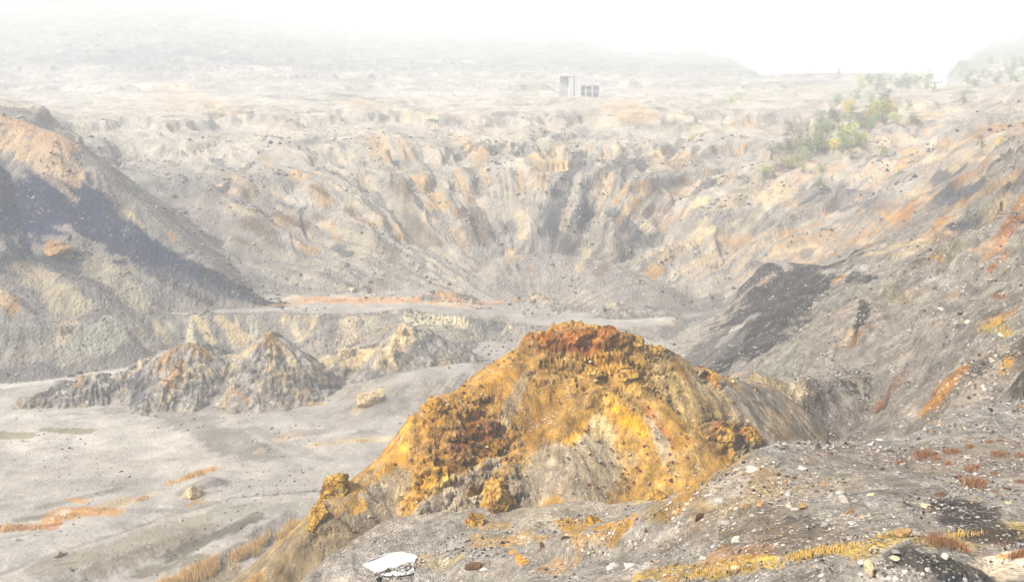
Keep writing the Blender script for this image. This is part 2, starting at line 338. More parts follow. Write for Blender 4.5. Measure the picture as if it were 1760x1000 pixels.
# back wall
DOM[0] = (1, 3, 4)
for a in [(505,295,555,350,26,(.46,.29,.12),.8),(480,385,535,430,20,(.46,.29,.12),.8),(565,380,578,415,12,(.42,.24,.1),.45),(620,300,660,330,14,PEACH,.3),(645,235,655,275,30,(.46,.29,.12),.5),(690,240,700,270,24,(.46,.29,.12),.45),(780,235,830,265,34,(.46,.29,.12),.5),
          (925,270,960,285,30,(.50,.32,.09),.5),(960,275,975,300,14,(.50,.32,.09),.55),(1000,270,960,335,20,(.06,.06,.07),.85),(960,335,940,400,30,(.08,.085,.1),.8),(940,400,945,430,30,(.1,.1,.11),.7),(955,380,970,430,34,BLUEG,.45),(800,370,880,400,40,BLUEG,.55),(830,400,840,440,36,BLUEG,.45),
          (700,370,720,400,24,BLUEG,.5),(640,360,700,380,30,GREENG,.5),(1070,275,1050,300,16,DARK,.6),(1105,270,1100,290,30,BLUEG,.7),(1130,265,1145,290,8,CREAM,.6),(1145,265,1150,285,10,DARK,.5),(1130,325,1095,345,12,DARK,.65),
          (1180,315,1115,365,18,RUST,.45),(1190,320,1140,370,20,(.42,.29,.2),.5),(1210,345,1110,390,18,CREAM,.85),(1175,345,1120,395,16,WHITE,.5),(1110,330,1090,345,18,CREAM,.6),(1065,375,1085,395,24,BLUEG,.8),(1085,430,1070,450,10,DARK,.6),
          (1080,435,1050,455,14,CREAM,.6),(1010,470,1030,480,12,TAN,.7),(1240,350,1200,400,14,CREAM,.6),(1300,400,1180,470,18,PEACH,.5),(1260,440,1200,480,12,CREAM,.5),(1270,380,1150,450,14,CREAM,.5),(1180,430,1110,480,14,CREAM,.4),
          (850,420,950,470,60,GREY,.6),(940,430,880,500,60,(.27,.24,.23),.6),(960,440,1050,490,50,(.28,.25,.24),.6),(300,150,350,190,30,(.46,.29,.12),.4),(610,175,625,185,14,(.46,.29,.12),.35),(740,195,775,200,24,(.42,.29,.2),.3),(1060,175,1090,195,26,(.46,.29,.12),.45),
          (210,270,200,300,14,DARK,.3),(520,130,640,135,10,DARK,.35),(450,165,560,175,10,BLUEG,.5),(300,200,340,202,8,DARK,.5),(100,100,300,112,40,BLUEG,.6),(240,90,540,118,34,(.06,.07,.11),.75),(560,160,640,170,14,BLUEG,.6),
          (400,350,520,390,50,(.30,.25,.22),.5),(300,240,420,260,60,PALE,.35),(150,150,260,200,70,PALE,.4),(470,300,640,330,60,GREY,.3)]: st(*a)
# right wall
DOM[0] = (1, 2, 3)
for a in [(1440,250,1570,240,20,PEACH,.5),(1700,220,1560,260,20,OCHRE,.5),(1760,215,1690,235,26,ORANGE,.4),(1740,240,1600,330,12,BLUEG,.6),(1760,250,1640,330,16,BLUEG,.6),(1350,305,1410,290,26,SALMON,.5),(1300,330,1440,320,18,BLUEG,.35),
          (1560,280,1480,330,12,OCHRE,.5),(1510,360,1560,370,18,OCHRE,.6),(1560,365,1500,420,14,ORANGE,.5),(1540,370,1430,440,14,OCHRE,.6),(1490,395,1390,450,12,SALMON,.6),(1460,340,1540,352,22,(.17,.16,.18),.6),(1380,340,1470,345,16,(.18,.17,.18),.5),
          (1620,380,1560,430,22,CREAM,.7),(1625,375,1600,405,10,OCHRE,.8),(1640,390,1600,440,20,BROWN,.55),(1760,370,1730,400,28,RUST,.7),(1750,375,1700,440,22,ORANGE,.5),(1680,370,1640,440,30,OLIVE,.5),(1730,440,1700,465,10,ORANGE,.7),
          (1760,360,1640,380,14,(.18,.16,.15),.5),(1600,440,1620,450,8,GOLD,.7),(1330,380,1230,440,18,BLUEG,.3),(1340,400,1290,430,10,PEACH,.5),(1600,330,1450,380,14,BLUEG,.3),(1650,310,1560,350,14,ORANGE,.45),(1760,300,1640,350,18,OCHRE,.4),
          (1700,270,1680,300,20,ORANGE,.3)]: st(*a)
DOM[0] = (1,)
_sr = random.Random(5)
for _ in range(46):
    px, py = _sr.uniform(-20, 620), _sr.uniform(700, 990)
    if px > 1350 - py: continue
    L_ = _sr.uniform(50, 200); st(px, py, px + L_, py - L_ * _sr.uniform(.02, .32) * (py - 640) / 300, _sr.uniform(3, 9), _sr.choice([(.26,.245,.225), (.22,.21,.19), (.30,.28,.25), (.44,.42,.39), (.20,.185,.15)]), _sr.uniform(.6, .95))
DOM[0] = (1, 2, 3)
# mineral streaks running down towards the pit floor
_sr = random.Random(21)
for _ in range(260):
    px, py = _sr.uniform(60, 1760), _sr.uniform(235, 470)
    if px < 350 or (px > 1180 and py > 445) or (px > 1450 and py > 430): continue
    L_ = _sr.uniform(14, 62); dx, dy = 930 - px, 620 - py; q = math.hypot(dx, dy); k_ = .75 if px > 1050 else .9
    cc = _sr.choice([PEACH, OCHRE, CREAM, CREAM, TAN, (.46,.29,.12), SALMON, BLUEG, GREENG, (.15,.14,.14), PALE]) if px > 1050 else _sr.choice([PEACH, CREAM, PALE, TAN, (.46,.29,.12), BLUEG, GREENG, (.2,.17,.15), GREY, BROWN])
    st(px, py, px + dx / q * L_, py + dy / q * L_ * k_, _sr.uniform(6, 20), cc, _sr.uniform(.4, .8))
# spur with its dark tip
DOM[0] = (1, 2, 3)
for a in [(1350,472,1240,592,66,(.022,.019,.016),.98),(1400,468,1290,592,76,(.022,.019,.016),.98),(1270,580,1215,612,18,(.03,.027,.025),.9),(1340,452,1480,462,8,PALE,.8),(1480,468,1620,486,12,PALE,.7),(1600,492,1760,494,8,PALE,.6),(1340,600,1250,640,24,GREY,.5),(1430,482,1330,580,14,(.01,.01,.014),.95),(1250,600,1210,610,12,(.08,.07,.07),.8),(1300,590,1230,615,20,(.09,.08,.075),.8),(1270,560,1240,590,10,PALE,.7),
          (1290,545,1270,560,12,PALE,.6),(1330,480,1250,530,10,PEACH,.6),(1300,455,1400,457,8,(.1,.1,.1),.6),(1460,480,1495,482,9,(.015,.015,.02),.97),(1480,520,1490,545,12,DARK,.9),(1487,525,1470,575,16,(.03,.02,.012),.95),(1495,560,1465,590,8,ORANGE,.8),  # near-black marks here paint the darkness of a hole in the slope
          (1450,590,1458,575,10,CREAM,.8),(1440,475,1438,482,8,OCHRE,.7),(1450,500,1350,620,40,GREENG,.45),(1520,500,1560,520,22,OLIVE,.6),(1640,506,1720,508,8,ORANGE,.85),(1620,510,1740,508,6,RUST,.5),(1590,495,1700,492,8,GREY,.5),(1680,570,1740,572,10,(.42,.36,.12),.9),
          (1700,550,1725,545,16,OCHRE,.7),(1640,560,1655,565,10,(.04,.035,.03),.8),(1150,575,1230,520,14,(.16,.15,.14),.7),(1230,600,1180,600,40,PALE,.3),(1240,570,1160,590,16,GREY,.5),(1760,600,1680,700,50,(.12,.095,.06),.75),(1760,640,1700,690,40,(.06,.045,.025),.8),
          (1735,620,1720,640,14,GOLD,.7),(1700,620,1570,735,30,(.13,.11,.08),.6),(1650,640,1595,700,20,ORANGE,.85),(1640,650,1580,715,8,GOLD,.7),(1545,650,1510,700,14,RUST,.75),(1550,650,1515,690,8,ORANGE,.8),(1620,610,1560,640,16,PALE,.3),(1340,680,1360,740,40,(.60,.42,.16),.85),
          (1350,690,1375,755,22,GOLD,.7),(1330,670,1370,675,30,CREAM,.7),(1400,660,1440,670,16,(.4,.38,.36),.5),(1420,690,1460,745,50,(.22,.18,.16),.6),(1490,680,1480,740,40,(.22,.19,.17),.5),(1650,600,1500,650,60,(.24,.215,.19),.5),(1600,530,1480,610,50,(.25,.23,.20),.4),
          (1500,690,1470,710,10,OLIVE,.5),(1240,690,1310,760,24,(.2,.18,.17),.5),(1300,660,1320,700,16,BROWN,.4)]: st(*a)
# floor
DOM[0] = (1,)
for a in [(520,516,800,520,14,PEACH,.85),(560,517,700,519,8,SALMON,.8),(820,520,890,517,7,SALMON,.6),(380,532,520,522,6,OCHRE,.5),(180,542,330,535,7,SALMON,.5),(0,660,200,640,30,WHITE,.6),(200,622,300,610,14,WHITE,.5),(0,640,120,645,10,PALE,.5),
          (0,760,330,760,110,PALE,.7),(0,740,260,745,60,WHITE,.35),(0,748,48,748,12,(.24,.22,.13),.85),(75,738,108,740,8,(.24,.22,.13),.8),(112,741,148,742,9,(.24,.22,.13),.85),(300,712,430,775,36,(.24,.22,.20),.75),(180,703,560,706,18,(.27,.25,.23),.7),(560,725,690,690,36,(.27,.25,.235),.7),(60,832,260,826,16,(.28,.27,.25),.7),(430,735,560,790,12,(.27,.25,.22),.6),(84,752,120,752,7,(.3,.28,.25),.5),(40,765,62,765,6,(.36,.34,.28),.5),
          (0,795,80,792,12,(.34,.33,.32),.5),(490,697,560,693,9,PEACH,.85),(480,757,525,744,8,PEACH,.7),(440,778,452,774,8,PEACH,.7),(540,765,660,755,9,CREAM,.7),(560,760,700,765,20,PALE,.6),(290,832,370,805,8,OCHRE,.8),(120,858,145,862,7,OCHRE,.7),
          (0,908,90,905,12,ORANGE,.7),(90,895,140,880,18,OCHRE,.8),(100,880,200,880,14,OCHRE,.8),(180,870,215,860,14,TAN,.8),(215,868,260,850,8,CREAM,.5),(0,912,100,900,6,RUST,.6),(100,890,110,880,10,WHITE,.5),(330,840,345,865,22,TAN,.6),(325,870,345,850,6,OCHRE,.8),
          (80,975,330,900,34,OLIVE,.45),(300,960,440,890,24,(.10,.09,.06),.75),(250,985,340,960,16,(.17,.15,.10),.7),(150,985,300,930,20,OLIVE,.35),(380,880,530,870,30,GREENG,.5),(540,620,650,640,20,CREAM,.45),(850,570,1000,580,14,WHITE,.4),(760,600,900,620,30,PALE,.4),
          (900,550,1150,548,14,PALE,.4),(1190,560,1230,585,12,WHITE,.3),(1150,556,1180,545,6,PEACH,.5),(610,710,655,672,14,CREAM,.9),(625,705,655,680,6,OCHRE,.6),(640,640,665,630,12,TAN,.7),(640,700,540,745,30,GREY,.4),(100,955,110,953,8,DARK,.8)]: st(*a)
# terrace face below the upper floor
DOM[0] = (1, 3)
for a in [(335,545,365,590,14,CREAM,.85),(380,550,420,590,22,CREAM,.85),(270,560,290,590,12,CREAM,.6),(430,550,440,570,20,(.4,.38,.33),.5),(490,548,480,585,16,CREAM,.6),(535,550,520,580,16,CREAM,.7),(600,548,605,582,30,(.55,.46,.30),.6),(640,548,650,580,26,(.55,.47,.32),.6),
          (720,545,780,555,22,(.62,.54,.36),.85),(690,540,705,545,8,GREY,.5),(210,560,250,605,16,(.13,.11,.10),.6),(230,560,260,600,10,TAN,.4),(120,555,110,585,26,PEACH,.6),(190,575,130,605,56,(.36,.35,.29),.7),(570,550,568,580,20,BLUEG,.4),(300,550,310,585,16,GREENG,.4)]: st(*a)
# twin heap and yellow heap
DOM[0] = (1, 6)
for a in [(300,600,280,630,22,OCHRE,.55),(335,592,350,610,26,GOLD,.6),(310,625,295,660,26,OCHRE,.6),(345,640,340,670,14,TAN,.5),(465,572,470,600,22,GOLD,.7),(480,590,505,625,18,CREAM,.65),(455,590,430,600,10,OCHRE,.4),(330,670,380,650,20,BLUEG,.6),(230,655,240,690,30,BLUEG,.6),
          (430,640,450,650,22,(.14,.14,.14),.6),(470,600,480,625,10,GREENG,.6),(400,670,425,690,8,OCHRE,.6),(360,675,355,690,5,WHITE,.7),(60,690,110,660,16,(.09,.09,.10),.8),(150,680,130,695,16,(.1,.1,.11),.6),(140,645,135,660,14,OCHRE,.5),(450,660,470,680,30,TAN,.4),(530,650,560,670,12,(.12,.12,.12),.6),
          (600,600,560,625,22,CREAM,.75),(640,605,600,625,30,(.55,.40,.2),.8),(700,575,660,620,40,(.58,.46,.26),.85),(690,570,740,572,14,OCHRE,.4),(745,580,710,605,12,DARK,.8),(740,585,690,620,20,(.16,.155,.15),.7),(580,608,610,604,6,DARK,.8),(620,597,650,592,5,DARK,.8),(750,590,730,610,14,PALE,.4),
          (760,502,775,510,16,OCHRE,.6),(790,508,815,512,8,DARK,.5),(925,508,935,516,10,OCHRE,.6),(1100,520,1120,522,5,DARK,.4)]: st(*a)
# orange mound
DOM[0] = (0, 5, 1)
for a in [(915,575,1050,585,50,(.36,.14,.018),.9),(930,600,1050,605,20,RUST,.8),(975,590,1010,610,16,(.33,.08,.01),.7),(1000,565,950,570,12,GREENG,.3),(870,650,740,740,60,(.44,.23,.045),.75),(740,700,650,800,40,(.42,.23,.05),.75),(760,740,660,850,34,(.40,.22,.05),.8),(900,700,840,780,70,(.36,.19,.04),.75),
          (950,690,880,760,30,(.34,.18,.04),.8),(820,740,780,800,44,RUST,.75),(850,740,800,800,26,(.2,.05,.01),.8),(760,790,730,850,40,GOLD,.8),(800,800,850,770,40,(.3,.16,.02),.7),(780,830,740,855,24,(.6,.45,.15),.8),(750,860,720,850,12,RUST,.5),(893,668,868,722,26,(.40,.33,.23),.7),(910,640,890,665,14,CREAM,.5),
          (1040,620,1100,640,44,GOLD,.4),(1010,660,1120,700,50,(.46,.29,.08),.5),(1060,700,1100,740,34,(.62,.33,.01),.85),(1000,735,980,760,20,(.6,.32,.02),.8),(1030,740,1040,790,44,(.62,.50,.28),.7),(1010,760,1040,790,24,CREAM,.7),(1120,720,1150,790,24,(.42,.36,.28),.75),(1130,745,1145,765,14,(.2,.18,.15),.6),
          (1110,700,1190,800,14,(.42,.17,.02),.8),(1150,640,1260,740,76,(.37,.275,.13),.85),(1200,640,1280,720,30,(.38,.29,.18),.6),(1160,620,1180,650,16,(.3,.14,.03),.6),(1210,640,1230,660,16,ORANGE,.8),(1262,672,1318,760,34,(.25,.225,.20),.92),(1290,665,1330,690,24,(.27,.25,.22),.85),(1200,650,1290,740,26,(.36,.28,.17),.7),(1240,740,1300,750,30,(.36,.13,.02),.8),(1230,750,1250,760,14,(.12,.03,.01),.8),(1250,780,1280,810,20,GOLD,.8),
          (1180,800,1260,840,60,(.36,.24,.08),.6),(1200,830,1150,880,30,(.45,.24,.03),.7),(950,790,880,880,80,(.36,.31,.24),.85),(1020,800,1000,890,110,(.34,.29,.215),.92),(900,830,940,890,80,(.34,.29,.22),.92),(720,890,860,850,30,(.34,.30,.24),.9),(660,850,600,930,50,(.33,.29,.22),.85),(1080,790,1100,860,40,(.42,.31,.14),.8),(960,820,1050,870,70,(.35,.30,.24),.8),(1120,830,1130,880,26,(.3,.2,.05),.6),(760,870,800,850,20,(.35,.31,.27),.7),
          (850,800,700,900,34,(.36,.32,.27),.85),(640,860,690,900,60,(.35,.31,.26),.8),(690,830,640,900,44,(.30,.25,.18),.8),(610,890,520,980,46,(.31,.27,.20),.9),(620,870,480,990,22,(.58,.32,.04),.8),(580,920,440,1000,16,GOLD,.7),(530,930,380,1000,44,(.25,.20,.13),.9),(650,800,560,900,16,(.30,.22,.12),.7),(690,790,610,850,14,GOLD,.6),
          (700,730,690,770,16,(.5,.28,.04),.8),(740,690,710,740,26,(.48,.27,.04),.8),(980,900,1060,905,16,GOLD,.9),(930,930,1000,920,14,GOLD,.6),(820,930,900,925,16,GOLD,.5),(1100,890,1050,900,10,SALMON,.4),(880,950,900,965,16,(.6,.28,.02),.85),(820,970,830,975,12,BROWN,.8),(820,900,860,905,20,GOLD,.5)]: st(*a)
# ledge front
DOM[0] = (0,)
for a in [(640,970,760,965,70,PALE,.6),(715,965,780,968,34,(.50,.42,.24),.85),(1110,985,1300,965,22,(.45,.30,.07),.85),(1300,965,1480,935,20,(.50,.34,.08),.9),(1480,935,1760,910,28,(.50,.36,.11),.9),(1600,925,1740,905,20,(.44,.33,.12),.8),(1700,985,1760,960,40,(.66,.56,.42),.9),(1720,960,1760,950,12,OCHRE,.8),
          (1640,870,1710,925,34,(.06,.045,.045),.85),(1560,950,1680,990,60,(.075,.07,.065),.85),(1700,995,1600,1000,12,BLUEG,.5),(1280,900,1380,930,50,(.16,.125,.09),.7),(1330,840,1440,840,40,TAN,.35),(1480,790,1740,800,60,(.22,.17,.14),.5),(1210,900,1150,940,40,(.25,.2,.14),.5),(1170,990,1200,980,30,(.42,.24,.04),.6),
          (1230,960,1300,950,24,ORANGE,.45),(1040,920,950,940,24,GREY,.3),(940,975,980,975,14,OCHRE,.5),(1380,985,1440,990,14,OLIVE,.5),(1560,1000,1200,1005,16,GREY,.5),(1700,700,1560,760,20,(.3,.28,.26),.6),(1340,760,1240,850,24,(.33,.31,.29),.6)]: st(*a)

def seg_world(a):
    p0, p1 = hit(a[0], a[1]), hit(a[2], a[3])
    cx, cy = (a[0] + a[2]) / 2, (a[1] + a[3]) / 2
    dx, dy = a[2] - a[0], a[3] - a[1]; L = math.hypot(dx, dy) or 1; nx, ny = -dy / L, dx / L
    c = hit(cx, cy); w = a[4] / 2
    ds = [np.linalg.norm(hit(cx + s * nx * w, cy + s * ny * w) - c) for s in (-1, 1)]
    nom = w * np.linalg.norm(c) / F
    hw = float(np.clip(min(ds), nom, nom * (7 if a[-1] == (1,) or len(a) < 7 else 3.0)))
    return p0, p1, hw
STW = [(seg_world(a), np.array(a[5]), a[6], a[7]) for a in ST]

def paint(X, Y, Z, kind, sl=None):
    """base colour and pebble density for points of the land; kind: 0 ledge, 1 floor, 2 right slope, 3 wall, 4 hills, 5 orange mound, 6 heaps"""
    n = X.size; r = np.hypot(X, Y); az = np.arctan2(X, Y)
    th = np.arctan2(Y - CY, X - CX); dc = np.hypot(X - CX, Y - CY)
    def col(c): return np.array(c)[None, :]
    def mix(a, b, m): return a + (b - a) * m[:, None]
    k = kind
    sl = np.full(n, .6) if sl is None else sl
    rf_ = np.interp(az, LINES[8][0], LINES[8][1])
    c = np.tile(np.array(GREY), (n, 1)); peb = np.full(n, .5)
    n1 = fbm(X / 38, Y / 38, 5, 30); n2 = fbm(X / 9, Y / 9, 5, 31); n3 = fbm(X / 2.2, Y / 2.2, 4, 32)
    qf = sst(400, 520, r); n1 = n1 * (1 - qf) + qf * fbm(th * 8, Z / 6 + 3, 5, 46); n2 = n2 * (1 - qf) + qf * fbm(th * 34, Z / 1.7, 5, 47, .6)
    run = fbm(th * 30 + n1 * 1.2, dc / 60 + n1, 5, 33, .6); run2 = fbm(th * 80 + n2 * .5, dc / 35, 4, 34, .6)
    c = mix(c, col(PALE), sst(.0, .5, n1 + .4 * n2) * .45)
    flat = ((k == 1) | (k == 3)) * (1 - sst(.16, .36, sl + .12 * n2)) * (1 - sst(rf_ + 15, rf_ + 50, r))
    fl = flat
    c = mix(c, col((.36, .34, .315)), fl * .85); c = mix(c, col((.27, .245, .215)), fl * sst(.12, .3, n2 * .7 + .5 * n1) * .55)
    wf = np.where((k == 3) | (k == 1), 1 - flat, 0.0) * (r > 245)
    c = mix(c, col((.355, .325, .29)), wf * .8)
    c = mix(c, col((.42, .37, .28)), wf * sst(.02, .22, run + .4 * n1 + .15 * n3) * .75)
    c = mix(c, col(OCHRE), wf * sst(.22, .5, run2 * .7 + n1 * .7) * .55 * (.5 + .5 * sst(0, .2, az)))
    c = mix(c, col((.12, .125, .13)), wf * sst(.08, .30, -run + .4 * n2 + .15 * n3) * .6)
    c = mix(c, col((.24, .20, .16)), wf * sst(.0, .35, -n1 + .3 * n2) * .5)
    c = mix(c, col((.16, .12, .11)), wf * sst(.25, .5, n2) * .5)
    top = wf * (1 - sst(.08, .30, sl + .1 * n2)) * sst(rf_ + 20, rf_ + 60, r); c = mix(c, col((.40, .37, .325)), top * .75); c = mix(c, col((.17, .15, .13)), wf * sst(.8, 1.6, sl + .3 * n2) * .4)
    left = wf * (1 - sst(-.28, -.12, az)) * (1 - sst(430, 500, r))
    c = mix(c, col((.15, .15, .16)), left * .45)
    far = sst(560, 800, r) * (r < 3000)
    veg = far * sst(.0, .3, n1 + .4 * n2 - .02)
    c = mix(c, col((.10, .12, .06)), veg * .4)
    c = mix(c, col((.07, .09, .045)), sst(1150, 1400, r) * .6)
    r5 = np.interp(az, LINES[5][0], LINES[5][1]); r6 = np.interp(az, LINES[6][0], LINES[6][1]); face = sst(r5 - 3, r5 + 3, r + 3 * n2) * (1 - sst(r6 - 1, r6 + 3, r + 3 * n2)) * (az < 0) * ((k == 1) | (k == 3)) * sst(.12, .3, sl)
    c = mix(c, col((.27, .265, .24)), face * .85); fr_ = fbm(az * 90 + n2, r / 20, 4, 37, .6)
    c = mix(c, col((.54, .46, .32)), face * sst(.02, .2, fr_) * .85 * sst(-.42, -.3, az)); c = mix(c, col((.13, .12, .12)), face * sst(.1, .25, -fr_) * .6)
    rs = ((k == 2)).astype(float)
    diag = fbm(th * 60 + n2 * .4, dc / 60, 4, 36, .6)
    c = mix(c, col((.28, .25, .21)), rs * .8); c = mix(c, col((.40, .25, .12)), rs * sst(.2, .4, diag * .6 + .5 * n1 + .3 * n3) * .5)
    c = mix(c, col((.13, .11, .095)), rs * sst(.15, .4, -diag * .6 + .5 * n2 + .3 * n3) * .5)
    rw = wf * sst(.12, .3, az) * (1 - sst(500, 750, r))
    c = mix(c, col((.42, .26, .13)), rw * sst(.12, .3, diag + .4 * n1 + .1 * n3) * .6)
    c = mix(c, col((.25, .235, .225)), rw * sst(.1, .3, -diag + .3 * n1) * .5)
    ld = (k == 0).astype(float)
    c = mix(c, col((.29, .265, .23)), ld * .85); c = mix(c, col((.20, .165, .125)), ld * sst(.05, .35, n2 + .4 * n3) * .55)
    c = mix(c, col((.42, .40, .38)), ld * sst(.15, .45, -n2 + .3 * n3) * .5)
    om = (k == 5).astype(float)
    mx = fbm(X / 5, Y / 5, 5, 40, .6); my = fbm(X / 1.5 + 9, Y / 1.5, 5, 41, .65)
    c = mix(c, col((.43, .25, .055)), om * .97); c = mix(c, col((.27, .235, .19)), om * sst(az_of(1262), az_of(1300), az + .015 * n2) * .9)
    hp = (k == 6).astype(float)
    c = mix(c, col((.30, .275, .245)), hp * .7); c = mix(c, col((.46, .35, .18)), hp * sst(.08, .2, fbm(X / 7, Y / 7, 6, 44, .65)) * .7)
    c = mix(c, col((.12, .12, .125)), hp * sst(.1, .22, fbm(X / 6 + 40, Y / 6, 6, 45, .65)) * .7)
    c = mix(c, col((.20, .085, .015)), om * sst(.12, .42, my + .5 * mx) * .5 * (1 - .6 * sst(.13, .2, az)))
    c = mix(c, col((.54, .33, .08)), om * sst(.18, .5, -my + .3 * mx) * .40)
    c = mix(c, col((.50, .23, .008)), om * sst(.15, .4, mx) * .3)
    # stains
    wx = fbm(X / 7, Y / 7, 6, 50, .68) ; wx2 = fbm(X / 1.7, Y / 1.7, 5, 51, .68)
    wfar = fbm(th * 40, dc / 25, 4, 52, .6)
    for (p0, p1, hw), cc, s, dom in STW:
        R = hw * 2.0
        lo = np.minimum(p0, p1) - R; hi = np.maximum(p0, p1) + R
        idx = np.nonzero((X > lo[0]) & (X < hi[0]) & (Y > lo[1]) & (Y < hi[1]))[0]
        if dom: idx = idx[np.isin(k[idx], dom)]
        if idx.size == 0: continue
        d = p1 - p0; L2 = max(float(d @ d), 1e-6)
        q = np.stack([X[idx] - p0[0], Y[idx] - p0[1], Z[idx] - p0[2]], 1)
        t = np.clip(q @ d / L2, 0, 1)
        e = q - t[:, None] * d[None, :]
        dd = np.sqrt((e ** 2).sum(1)) / hw
        big = min(1.0, hw / 4.0)
        wob = (wx[idx] * .9 * big + wx2[idx] * .9 * (1 - .6 * big) + wfar[idx] * .7 * big) * 1.1
        m = (1 - sst(.74, 1.18, dd + wob)) * s
        c[idx] = c[idx] + (cc[None, :] - c[idx]) * m[:, None]
    c = mix(c, col((.17, .10, .03)), om * sst(.2, .4, my) * .35); c = mix(c, col((.50, .36, .15)), om * sst(.22, .45, -my) * .25)
    c = c * np.array((1.03, 1.0, .93))[None, :] if kind.size and kind.min() != 5 else c * np.array((1.05, 1.0, .87))[None, :]
    c *= (1 + (.42 - .22 * wf - .3 * fl) * n3 + (.42 - .14 * wf - .05 * fl) * n2)[:, None]
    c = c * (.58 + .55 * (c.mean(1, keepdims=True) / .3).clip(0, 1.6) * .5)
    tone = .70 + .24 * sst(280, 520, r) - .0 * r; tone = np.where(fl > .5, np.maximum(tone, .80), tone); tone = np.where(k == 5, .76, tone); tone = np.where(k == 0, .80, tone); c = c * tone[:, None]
    return np.clip(c, .003, .8), peb

# ------------------------------------------------------------------ materials
def gmat(name, peb_scale, noise_scale, bump, light=.5, dark=.5, rough=.95, lo=.34, hi=1.62, ys=1.0):
    m = bpy.data.materials.new(name); m.use_nodes = True; t = m.node_tree; N = t.nodes; Lk = t.links
    b = N['Principled BSDF']; b.inputs['Roughness'].default_value = rough; b.inputs['Specular IOR Level'].default_value = .15
    at = N.new('ShaderNodeAttribute'); at.attribute_name = 'Col'
    tc = N.new('ShaderNodeTexCoord'); mp = N.new('ShaderNodeMapping'); mp.inputs['Scale'].default_value = (1, ys, 1); Lk.new(tc.outputs['Object'], mp.inputs['Vector'])
    no = N.new('ShaderNodeTexNoise'); no.inputs['Scale'].default_value = noise_scale; no.inputs['Detail'].default_value = 9; no.inputs['Roughness'].default_value = .72
    Lk.new(mp.outputs[0], no.inputs['Vector'])
    r1 = N.new('ShaderNodeMapRange'); r1.inputs['From Min'].default_value = .30; r1.inputs['From Max'].default_value = .70; r1.inputs['To Min'].default_value = lo; r1.inputs['To Max'].default_value = hi
    Lk.new(no.outputs['Fac'], r1.inputs['Value'])
    mu = N.new('ShaderNodeVectorMath'); mu.operation = 'SCALE'; Lk.new(at.outputs['Color'], mu.inputs[0]); Lk.new(r1.outputs[0], mu.inputs['Scale'])
    last = mu.outputs[0]; hs = []
    cl = N.new('ShaderNodeTexNoise'); cl.inputs['Scale'].default_value = peb_scale * .12; cl.inputs['Detail'].default_value = 4; Lk.new(tc.outputs['Object'], cl.inputs['Vector'])
    clm = N.new('ShaderNodeMapRange'); clm.inputs['From Min'].default_value = .42; clm.inputs['From Max'].default_value = .62; Lk.new(cl.outputs['Fac'], clm.inputs['Value'])
    for i, (sc, frac, k) in enumerate([(peb_scale, .80, 1.0), (peb_scale * 2.3, .70, .6)]):
        v = N.new('ShaderNodeTexVoronoi'); v.inputs['Scale'].default_value = sc; Lk.new(tc.outputs['Object'], v.inputs['Vector'])
        sep = N.new('ShaderNodeSeparateColor'); Lk.new(v.outputs['Color'], sep.inputs[0])
        # pale stones
        a = N.new('ShaderNodeMapRange'); a.inputs['From Min'].default_value = frac + .08; a.inputs['From Max'].default_value = frac + .12; Lk.new(sep.outputs[0], a.inputs['Value'])
        dm = N.new('ShaderNodeMapRange'); dm.inputs['From Min'].default_value = .62 ; dm.inputs['From Max'].default_value = .50; Lk.new(v.outputs['Distance'], dm.inputs['Value'])
        am = N.new('ShaderNodeMath'); am.operation = 'MULTIPLY'; Lk.new(a.outputs[0], am.inputs[0]); Lk.new(dm.outputs[0], am.inputs[1])
        am2 = N.new('ShaderNodeMath'); am2.operation = 'MULTIPLY'; Lk.new(am.outputs[0], am2.inputs[0]); am2.inputs[1].default_value = light * k
        am3 = N.new('ShaderNodeMath'); am3.operation = 'MULTIPLY'; Lk.new(am2.outputs[0], am3.inputs[0]); Lk.new(clm.outputs[0], am3.inputs[1]); am2 = am3
        mx = N.new('ShaderNodeMix'); mx.data_type = 'RGBA'; Lk.new(am2.outputs[0], mx.inputs['Factor']); Lk.new(last, mx.inputs['A']); mx.inputs['B'].default_value = (.55, .50, .44, 1)
        # dark stones
        d = N.new('ShaderNodeMapRange'); d.inputs['From Min'].default_value = frac; d.inputs['From Max'].default_value = frac + .05; Lk.new(sep.outputs[1], d.inputs['Value'])
        d2 = N.new('ShaderNodeMath'); d2.operation = 'MULTIPLY'; Lk.new(d.outputs[0], d2.inputs[0]); Lk.new(dm.outputs[0], d2.inputs[1])
        d3 = N.new('ShaderNodeMath'); d3.operation = 'MULTIPLY'; Lk.new(d2.outputs[0], d3.inputs[0]); d3.inputs[1].default_value = dark * k
        d4 = N.new('ShaderNodeMath'); d4.operation = 'MULTIPLY'; Lk.new(d3.outputs[0], d4.inputs[0]); Lk.new(clm.outputs[0], d4.inputs[1]); d3 = d4
        mx2 = N.new('ShaderNodeMix'); mx2.data_type = 'RGBA'; Lk.new(d3.outputs[0], mx2.inputs['Factor']); Lk.new(mx.outputs['Result'], mx2.inputs['A']); mx2.inputs['B'].default_value = (.06, .05, .045, 1)
        last = mx2.outputs['Result']; hs.append(v.outputs['Distance'])
    Lk.new(last, b.inputs['Base Color'])
    ad = N.new('ShaderNodeMath'); ad.operation = 'SUBTRACT'; Lk.new(no.outputs['Fac'], ad.inputs[0])
    hm = N.new('ShaderNodeMath'); hm.operation = 'MULTIPLY'; hm.inputs[1].default_value = .35; Lk.new(hs[0], hm.inputs[0]); Lk.new(hm.outputs[0], ad.inputs[1])
    bp = N.new('ShaderNodeBump'); bp.inputs['Strength'].default_value = .9; bp.inputs['Distance'].default_value = bump; Lk.new(ad.outputs[0], bp.inputs['Height']); Lk.new(bp.outputs[0], b.inputs['Normal'])
    return m
M_LEDGE = gmat('ledge_gravel', 5.5, 1.2, .35, 1.0, .9)
